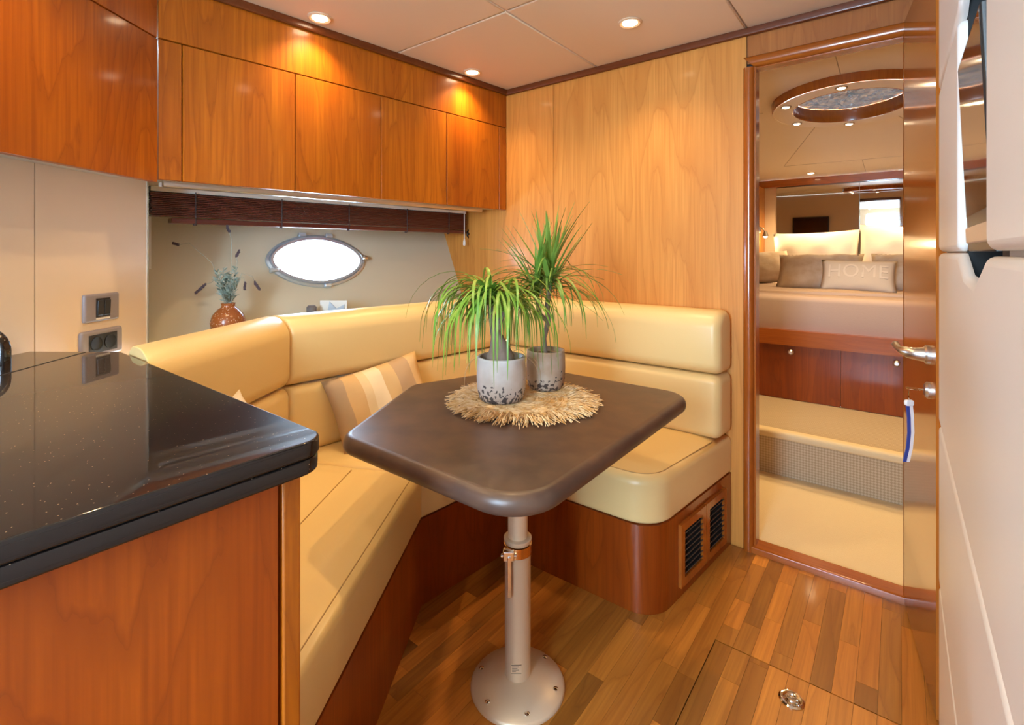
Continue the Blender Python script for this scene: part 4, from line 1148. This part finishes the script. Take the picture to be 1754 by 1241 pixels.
# ------------------------------------------------------------------ forward cabin beyond the door
def bceil(y): return 2.0 - 0.0531 * (y - 2.1)
fl = tag(box('floor_cabin', -1.7, 1.2, YB + 0.05, 2.82, -0.05, 0.02, M_carpet), 'cream carpet floor of the bed cabin', 'floor', kind='structure')
YH = 5.30
tag(mk('wall_cabin_left', bxv(-1.75, -1.70, YB + 0.045, YH + 0.1, -0.05, 2.1), BF, M_panel), 'beige left side wall of the bed cabin', 'wall', kind='structure')
tag(mk('wall_cabin_right', bxv(1.2, 1.25, YB + 0.045, YH + 0.1, -0.05, 2.1), BF, M_panel), 'beige right side wall of the bed cabin', 'wall', kind='structure')
st_ = thing('step_1', 'carpeted step with rounded nosing in front of the bed', 'step', (-0.25, 2.82, 0.02), kind='structure')
box('riser', -1.69, 1.19, 2.822, 3.50, 0.0, 0.212, M_diam, st_)
box('tread', -1.69, 1.19, 2.845, 3.54, 0.212, 0.2290, M_diam, st_)
rprism('nosing', round_poly([(2.782, 0.214), (2.845, 0.214), (2.845, 0.252), (2.782, 0.252)], [0.012, 0, 0.012, 0.016], 4), 0, 2.88, M_carpet, st_, M=frame((1.19, 0, 0), (0, 1, 0), (0, 0, 1), (-1, 0, 0)))
# ceiling with an oval well
bc = thing('ceiling_cabin', 'cream panelled ceiling of the bed cabin with an oval skylight well', 'ceiling', (-0.25, 3.4, 1.9), kind='structure')
OC = (-0.20, 3.10); OA, OB = 0.355, 0.372
nrmc = Vector((0, 0.0531, 1)).normalized()
OM = frame((OC[0], OC[1], bceil(OC[1])), (1, 0, 0), Vector((0, 1, -0.0531)).normalized(), nrmc)
def rect_hole(name, x0, x1, y0, y1, A_, B_, z, mat, parent, M):
    angs = sorted([2 * PI * k / 64 for k in range(64)] + [math.atan2(b, a) % (2 * PI) for a in (x0, x1) for b in (y0, y1)])
    v = []; f = []; n = len(angs)
    for a in angs:
        c, s = math.cos(a), math.sin(a); t = 1e9
        if c > 1e-9: t = min(t, x1 / c)
        if c < -1e-9: t = min(t, x0 / c)
        if s > 1e-9: t = min(t, y1 / s)
        if s < -1e-9: t = min(t, y0 / s)
        v += [(A_ * c, B_ * s, z), (t * c, t * s, z)]
    for k in range(n):
        a = 2 * k; b = 2 * ((k + 1) % n)
        f.append((a, a + 1, b + 1, b))
    return mk(name, v, f, mat, parent, M=M)
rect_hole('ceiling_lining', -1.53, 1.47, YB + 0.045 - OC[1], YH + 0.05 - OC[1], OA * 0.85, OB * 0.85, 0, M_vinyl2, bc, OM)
n = 64; v = []; f = []
ringp = [(1.0, -0.004), (0.985, 0.0), (0.98, 0.035), (0.965, 0.040)]
def ell(prof, nm, mat, par):
    v = []; f = []
    for s, z in prof:
        for k in range(n):
            a = 2 * PI * k / n; v.append((OA * s * math.cos(a), OB * s * math.sin(a), z))
    for i in range(len(prof) - 1):
        for k in range(n): f.append((i * n + k, i * n + (k + 1) % n, (i + 1) * n + (k + 1) % n, (i + 1) * n + k))
    return mk(nm, v, f, mat, par, smooth=True, M=OM, sharp=35)
sk = thing('skylight', 'oval skylight well with dark wood rings and crinkled silver screen over the bed', 'skylight', OM @ Vector((0, 0, 0)))
ell([(1.01, 0.0005), (1.0, -0.040), (0.99, -0.044), (0.985, -0.044)], 'outer_ring', M_trim, sk)
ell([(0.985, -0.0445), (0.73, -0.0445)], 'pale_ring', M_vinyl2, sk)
ell([(0.73, -0.0445), (0.715, -0.045), (0.71, -0.040), (0.712, 0.034)], 'inner_ring', M_trim, sk)
r5 = random.Random(9)
v = [(0, 0, 0.026)]; f = []
for q in range(1, 11):
    for k in range(48):
        a = 2 * PI * k / 48; rr = 0.71 * q / 10
        v.append((OA * rr * math.cos(a), OB * rr * math.sin(a), 0.026 + (r5.uniform(-.006, .006) if q < 10 else 0)))
for k in range(48): f.append((0, 1 + k, 1 + (k + 1) % 48))
for q in range(9):
    for k in range(48):
        f.append((1 + q * 48 + k, 1 + (q + 1) * 48 + k, 1 + (q + 1) * 48 + (k + 1) % 48, 1 + q * 48 + (k + 1) % 48))
mk('silver_screen', v, f, M_skyl, sk, M=OM)
for ang, where in ((268, 'on the side nearest the door'), (211, 'on the near left side'), (148, 'on the far left side'), (94, 'on the side nearest the bed mirror'), (32, 'on the far right side'), (328, 'on the near right side')):
    a = R(ang)
    p = OM @ Vector((OA * 0.87 * math.cos(a), OB * 0.87 * math.sin(a), -0.0445))
    downlight(p.x, p.y, 'small lit lamp in the pale skylight ring, ' + where, BEDLAMP * 0.36, z=p.z, r=0.026, group='lamps in the skylight ring', nrm=nrmc)
downlight(-0.604, 5.03, 'small lit downlight over the bed mirror', BEDLAMP, z=bceil(5.03) - 0.0005, r=0.036, nrm=nrmc)
downlight(0.10, 5.03, 'small lit downlight over the right side of the bed mirror', BEDLAMP, z=bceil(5.03) - 0.0005, r=0.036, nrm=nrmc)
for a, b in (((-0.21, 2.13), (-0.21, 2.72)), ((-0.36, 3.42), (-0.75, 4.64)), ((-0.04, 3.42), (0.31, 4.64)), ((-0.75, 4.64), (0.9, 4.70)), ((-1.6, 3.12), (-0.61, 3.12)), ((-0.22, 4.68), (-0.22, 5.2))):
    tube('panel_joint', [(a[0], a[1], bceil(a[1]) - 0.0005), (b[0], b[1], bceil(b[1]) - 0.0005)], 0.0022, M_under, bc, seg=4)
# bed
bd = thing('bed', 'raised double bed with taupe spread on a cherry platform', 'bed', (-0.27, 4.4, 0.23))
box('platform', -1.69, 1.19, 3.54, 5.26, 0.2292, 0.655, M_base, bd)
for x0, x1, xk in ((-1.20, -0.2715, -0.529), (-0.2685, 0.66, -0.008)):
    dd = box('cupboard_door', x0, x1, 3.518, 3.540, 0.232, 0.570, M_base, bd)
    lathe('knob', [(0.006, 0.0), (0.007, 0.010), (0.0155, 0.014), (0.017, 0.022), (0.010, 0.030)], (0, 0, 0), M_alu, dd, seg=16, M=frame((xk, 3.518, 0.530), (1, 0, 0), (0, 0, 1), (0, -1, 0)))
rprism('rail', [(3.490, 0.572), (3.540, 0.572), (3.540, 0.666), (3.490, 0.666)], -1.69, 1.19, M_trimX, bd, M=frame((0, 0, 0), (0, 1, 0), (0, 0, 1), (1, 0, 0)))
mt = rprism('mattress', round_poly([(-1.45, 3.535), (1.0, 3.535), (1.0, 5.24), (-1.45, 5.24)], 0.06, 5), 0.6565, 0.876, M_bed, bd, rt=0.035, rb=0.005, seg=5)
# turned-back sheet, gently rumpled
v = []; f = []; nx, ny = 50, 12
for j in range(ny + 1):
    for i in range(nx + 1):
        x = -1.43 + 2.4 * i / nx; y = 3.80 + 1.42 * j / ny + (0.05 * math.sin(x * 3.1 + 0.4) if j == 0 else 0)
        z = 0.879 + 0.009 * (math.sin(x * 7 + y * 5) * math.sin(y * 9 - x * 2) + 1) + (0.006 if j < 3 else 0)
        v.append((x, y, z))
m_ = len(v)
v += [(x, y, 0.8765) for x, y, z in v]
for j in range(ny):
    for i in range(nx):
        a = j * (nx + 1) + i
        f += [(a, a + 1, a + nx + 2, a + nx + 1), (m_ + a, m_ + a + nx + 1, m_ + a + nx + 2, m_ + a + 1)]
for i in range(nx): f.append((i, m_ + i, m_ + i + 1, i + 1))
mk('top_sheet', v, f, M_sheet, bd, smooth=True, sharp=60)
# headboard wall with mirrors
hw = thing('wall_cabin_front', 'headboard wall of the bed cabin with beam and beige post', 'wall', (-0.25, YH, 0), kind='structure')
box('lining', -1.70, 1.2, YH + 0.012, YH + 0.05, 0.0, 2.05, M_panel, hw)
rprism('beam', [(YH - 0.05, 1.768), (YH + 0.011, 1.768), (YH + 0.011, 1.835), (YH - 0.05, 1.832)], -1.69, 1.19, M_trimX, hw, M=frame((0, 0, 0), (0, 1, 0), (0, 0, 1), (1, 0, 0)))
box('ledge_rail', -0.93, 0.5, YH - 0.03, YH + 0.011, 0.90, 0.985, M_trimX, hw)
box('side_locker', -1.69, -1.025, YH - 0.22, YH + 0.011, 0.90, 1.766, M_bulk, hw)
mi = thing('bed_mirror', 'two-part mirror above the bed pillows', 'mirror', (-0.27, YH, 0.99))
box('mirror_pane', -0.92, -0.272, YH + 0.001, YH + 0.011, 0.99, 1.764, M_mirror, mi)
box('mirror_pane', -0.268, 0.40, YH + 0.001, YH + 0.011, 0.99, 1.764, M_mirror, mi)
# reading lamp
rl = thing('reading_lamp', 'small lit swivel reading lamp beside the bed mirror', 'lamp', (-1.02, YH - 0.22, 1.35))
lx, ly, lz = -1.035, YH - 0.221, 1.355
lathe('lamp_base', [(0.028, 0.0), (0.028, 0.010), (0.018, 0.016)], (0, 0, 0), M_alu, rl, seg=18, M=frame((lx, ly, lz), (1, 0, 0), (0, 0, 1), (0, -1, 0)))
tube('lamp_arm', [(lx, ly - 0.012, lz), (lx + 0.01, ly - 0.05, lz + 0.03), (lx + 0.045, ly - 0.06, lz + 0.02), (lx + 0.07, ly - 0.06, lz - 0.015)], 0.006, M_alu, rl, seg=8)
lathe('lamp_shade', [(0.012, 0.02), (0.018, 0.0), (0.026, -0.03), (0.024, -0.03), (0.012, 0.0)], (lx + 0.072, ly - 0.06, lz - 0.03), M_alu, rl, seg=16)
lathe('bulb', [(0.004, 0.0), (0.018, -0.008), (0.022, -0.024), (0.012, -0.038), (0.001, -0.042)], (lx + 0.072, ly - 0.06, lz - 0.03), M_bulb, rl, seg=14)
pl = bpy.data.lights.new('lamp_glow', 'POINT'); pl.energy = 1.5; pl.color = WARM; pl.shadow_soft_size = 0.02
plo = bpy.data.objects.new('lamp_glow', pl); link(plo, rl); plo.location = Vector((lx + 0.072, ly - 0.06, lz - 0.095)) - Vector(rl.location)
# pillows
pillow('bed_pillow', 0.66, 0.46, 0.17, upright((-0.575, 5.03, 1.115), (0, -1), 18, 2), M_pilw, 'large white pillow against the left half of the mirror', 'pillow')
pillow('bed_pillow', 0.66, 0.48, 0.17, upright((0.060, 5.03, 1.14), (0, -1), 18, -3), M_pilw, 'large white pillow against the right half of the mirror', 'pillow')
def trimmed(c, lab, roll, w):
    o = pillow('bed_pillow', w, 0.33, 0.14, upright(c, (0, -1), 38, roll), M_pilt, lab, 'pillow')
    return o
pA = trimmed((-0.475, 4.38, 1.005), 'tan linen pillow with stitched border leaning left of the lettered cushion', 1, 0.56)
pB = trimmed((0.085, 4.40, 1.005), 'tan linen pillow half hidden right of the lettered cushion', -2, 0.50)
def border(p, w):
    o = MB()
    for k in range(18):
        x = -w / 2 * 0.86 + w * 0.86 * k / 17
        o.tube([(x - 0.006, 0.150, 0.006), (x + 0.006, 0.146, 0.012)], 0.004, 5)
    q = o.build('border_stitch', plain('brown_stitch', (0.22, 0.13, 0.10, 1), 0.9), None, smooth=True)
    q.parent = p
border(pA, 0.56); border(pB, 0.50)
pillow('bed_pillow', 0.50, 0.34, 0.16, upright((-0.92, 4.62, 1.02), (0.35, -0.94), 45, 8), M_pilt, 'dark tan pillow at the left edge of the bed', 'pillow')
hp = pillow('bed_pillow', 0.435, 0.235, 0.11, upright((-0.222, 4.13, 0.988), (0, -1), 25, -1), M_pilc, 'small cream cushion lettered HOME in front of the pillows', 'cushion', amp=0.002)
fc = bpy.data.curves.new('lettering', 'FONT'); fc.body = 'HOME'; fc.size = 0.138; fc.extrude = 0.0035; fc.align_x = 'CENTER'; fc.align_y = 'CENTER'; fc.space_character = 1.05
fo = bpy.data.objects.new('lettering', fc); C.objects.link(fo)
dg = bpy.context.evaluated_depsgraph_get()
me = bpy.data.meshes.new_from_object(fo.evaluated_get(dg)); bpy.data.objects.remove(fo)
me.materials.clear(); me.materials.append(M_print)
def pz_(x, y):
    a, b = x / 0.2175, y / 0.1175
    return 0.055 * max(0, (1 - abs(a) ** 2.6) * (1 - abs(b) ** 2.6)) ** 0.55
for v_ in me.vertices: v_.co.x *= 0.86
for v_ in me.vertices: v_.co.z += pz_(v_.co.x, v_.co.y + 0.012) - 0.0005; v_.co.y += 0.012
lo = bpy.data.objects.new('lettering', me); link(lo, hp)
# bedroom television on the aft side of the bulkhead (seen in the mirror)
bt = thing('cabin_television', 'black television on the cabin side of the bulkhead seen in the bed mirror', 'television', (-1.02, YB + 0.05, 1.3))
rprism('casing', rrect(0.46, 0.34, 0.008), 0.0, 0.04, M_black, bt, rt=0.004, M=frame((-1.02, YB + 0.0455, 1.50), (-1, 0, 0), (0, 0, 1), (0, 1, 0)), seg=2)
box('screen', -0.215, 0.215, -0.155, 0.155, 0.0402, 0.041, M_screen, bt, M=frame((-1.02, YB + 0.0455, 1.50), (-1, 0, 0), (0, 0, 1), (0, 1, 0)))

# ------------------------------------------------------------------ aft part of the saloon behind the viewer
wa = thing('wall_back', 'beige aft wall with the open companionway', 'wall', (-1, -1.62, 0), kind='structure')
box('lining', -2.45, -0.50, -1.66, -1.62, -0.05, CEIL, M_panel, wa)
box('lining', -0.50, 0.12, -1.66, -1.62, -0.05, 0.70, M_panel, wa)
box('lining', -0.50, 0.12, -1.66, -1.62, 1.90, CEIL, M_panel, wa)
box('lining', 0.00, 0.12, -1.66, -1.62, 0.70, 1.90, M_panel, wa)
wg = thing('wall_galley', 'beige galley wall with the side window behind the viewer', 'wall', (-1.65, -0.9, 0), kind='structure')
box('lining', -1.69, -1.65, -1.62, -0.21, -0.05, 0.98, M_panel, wg)
box('lining', -1.69, -1.65, -1.62, -0.21, 1.40, CEIL, M_panel, wg)
box('lining', -1.69, -1.65, -1.62, -1.25, 0.98, 1.40, M_panel, wg)
box('lining', -1.69, -1.65, -0.45, -0.21, 0.98, 1.40, M_panel, wg)
box('return_lining', -2.46, -1.40, -0.21, -0.19, -0.05, CEIL, M_panel, wg)
w2 = thing('window_2', 'rectangular galley window with pale frame behind the viewer', 'window', (-1.65, -0.85, 1.0), kind='structure')
for y0, y1, z0, z1 in ((-1.28, -0.42, 0.95, 0.98), (-1.28, -0.42, 1.40, 1.43), (-1.28, -1.25, 0.98, 1.40), (-0.45, -0.42, 0.98, 1.40)):
    box('window_frame', -1.65, -1.635, y0, y1, z0, z1, M_edge, w2)
box('window_pane', -1.675, -1.670, -1.25, -0.45, 0.98, 1.40, M_glass, w2)
tag(box('wall_outer', -2.50, -2.46, -1.66, 0.75, -0.05, CEIL + 0.02, M_panel), 'beige outer wall behind the galley cabinets', 'wall', kind='structure')
tag(box('floor_aft', -2.46, -1.40, -1.66, 2.08, -0.06, -0.02, M_sub), 'dark under-floor beneath the cabinets', 'floor', kind='structure')
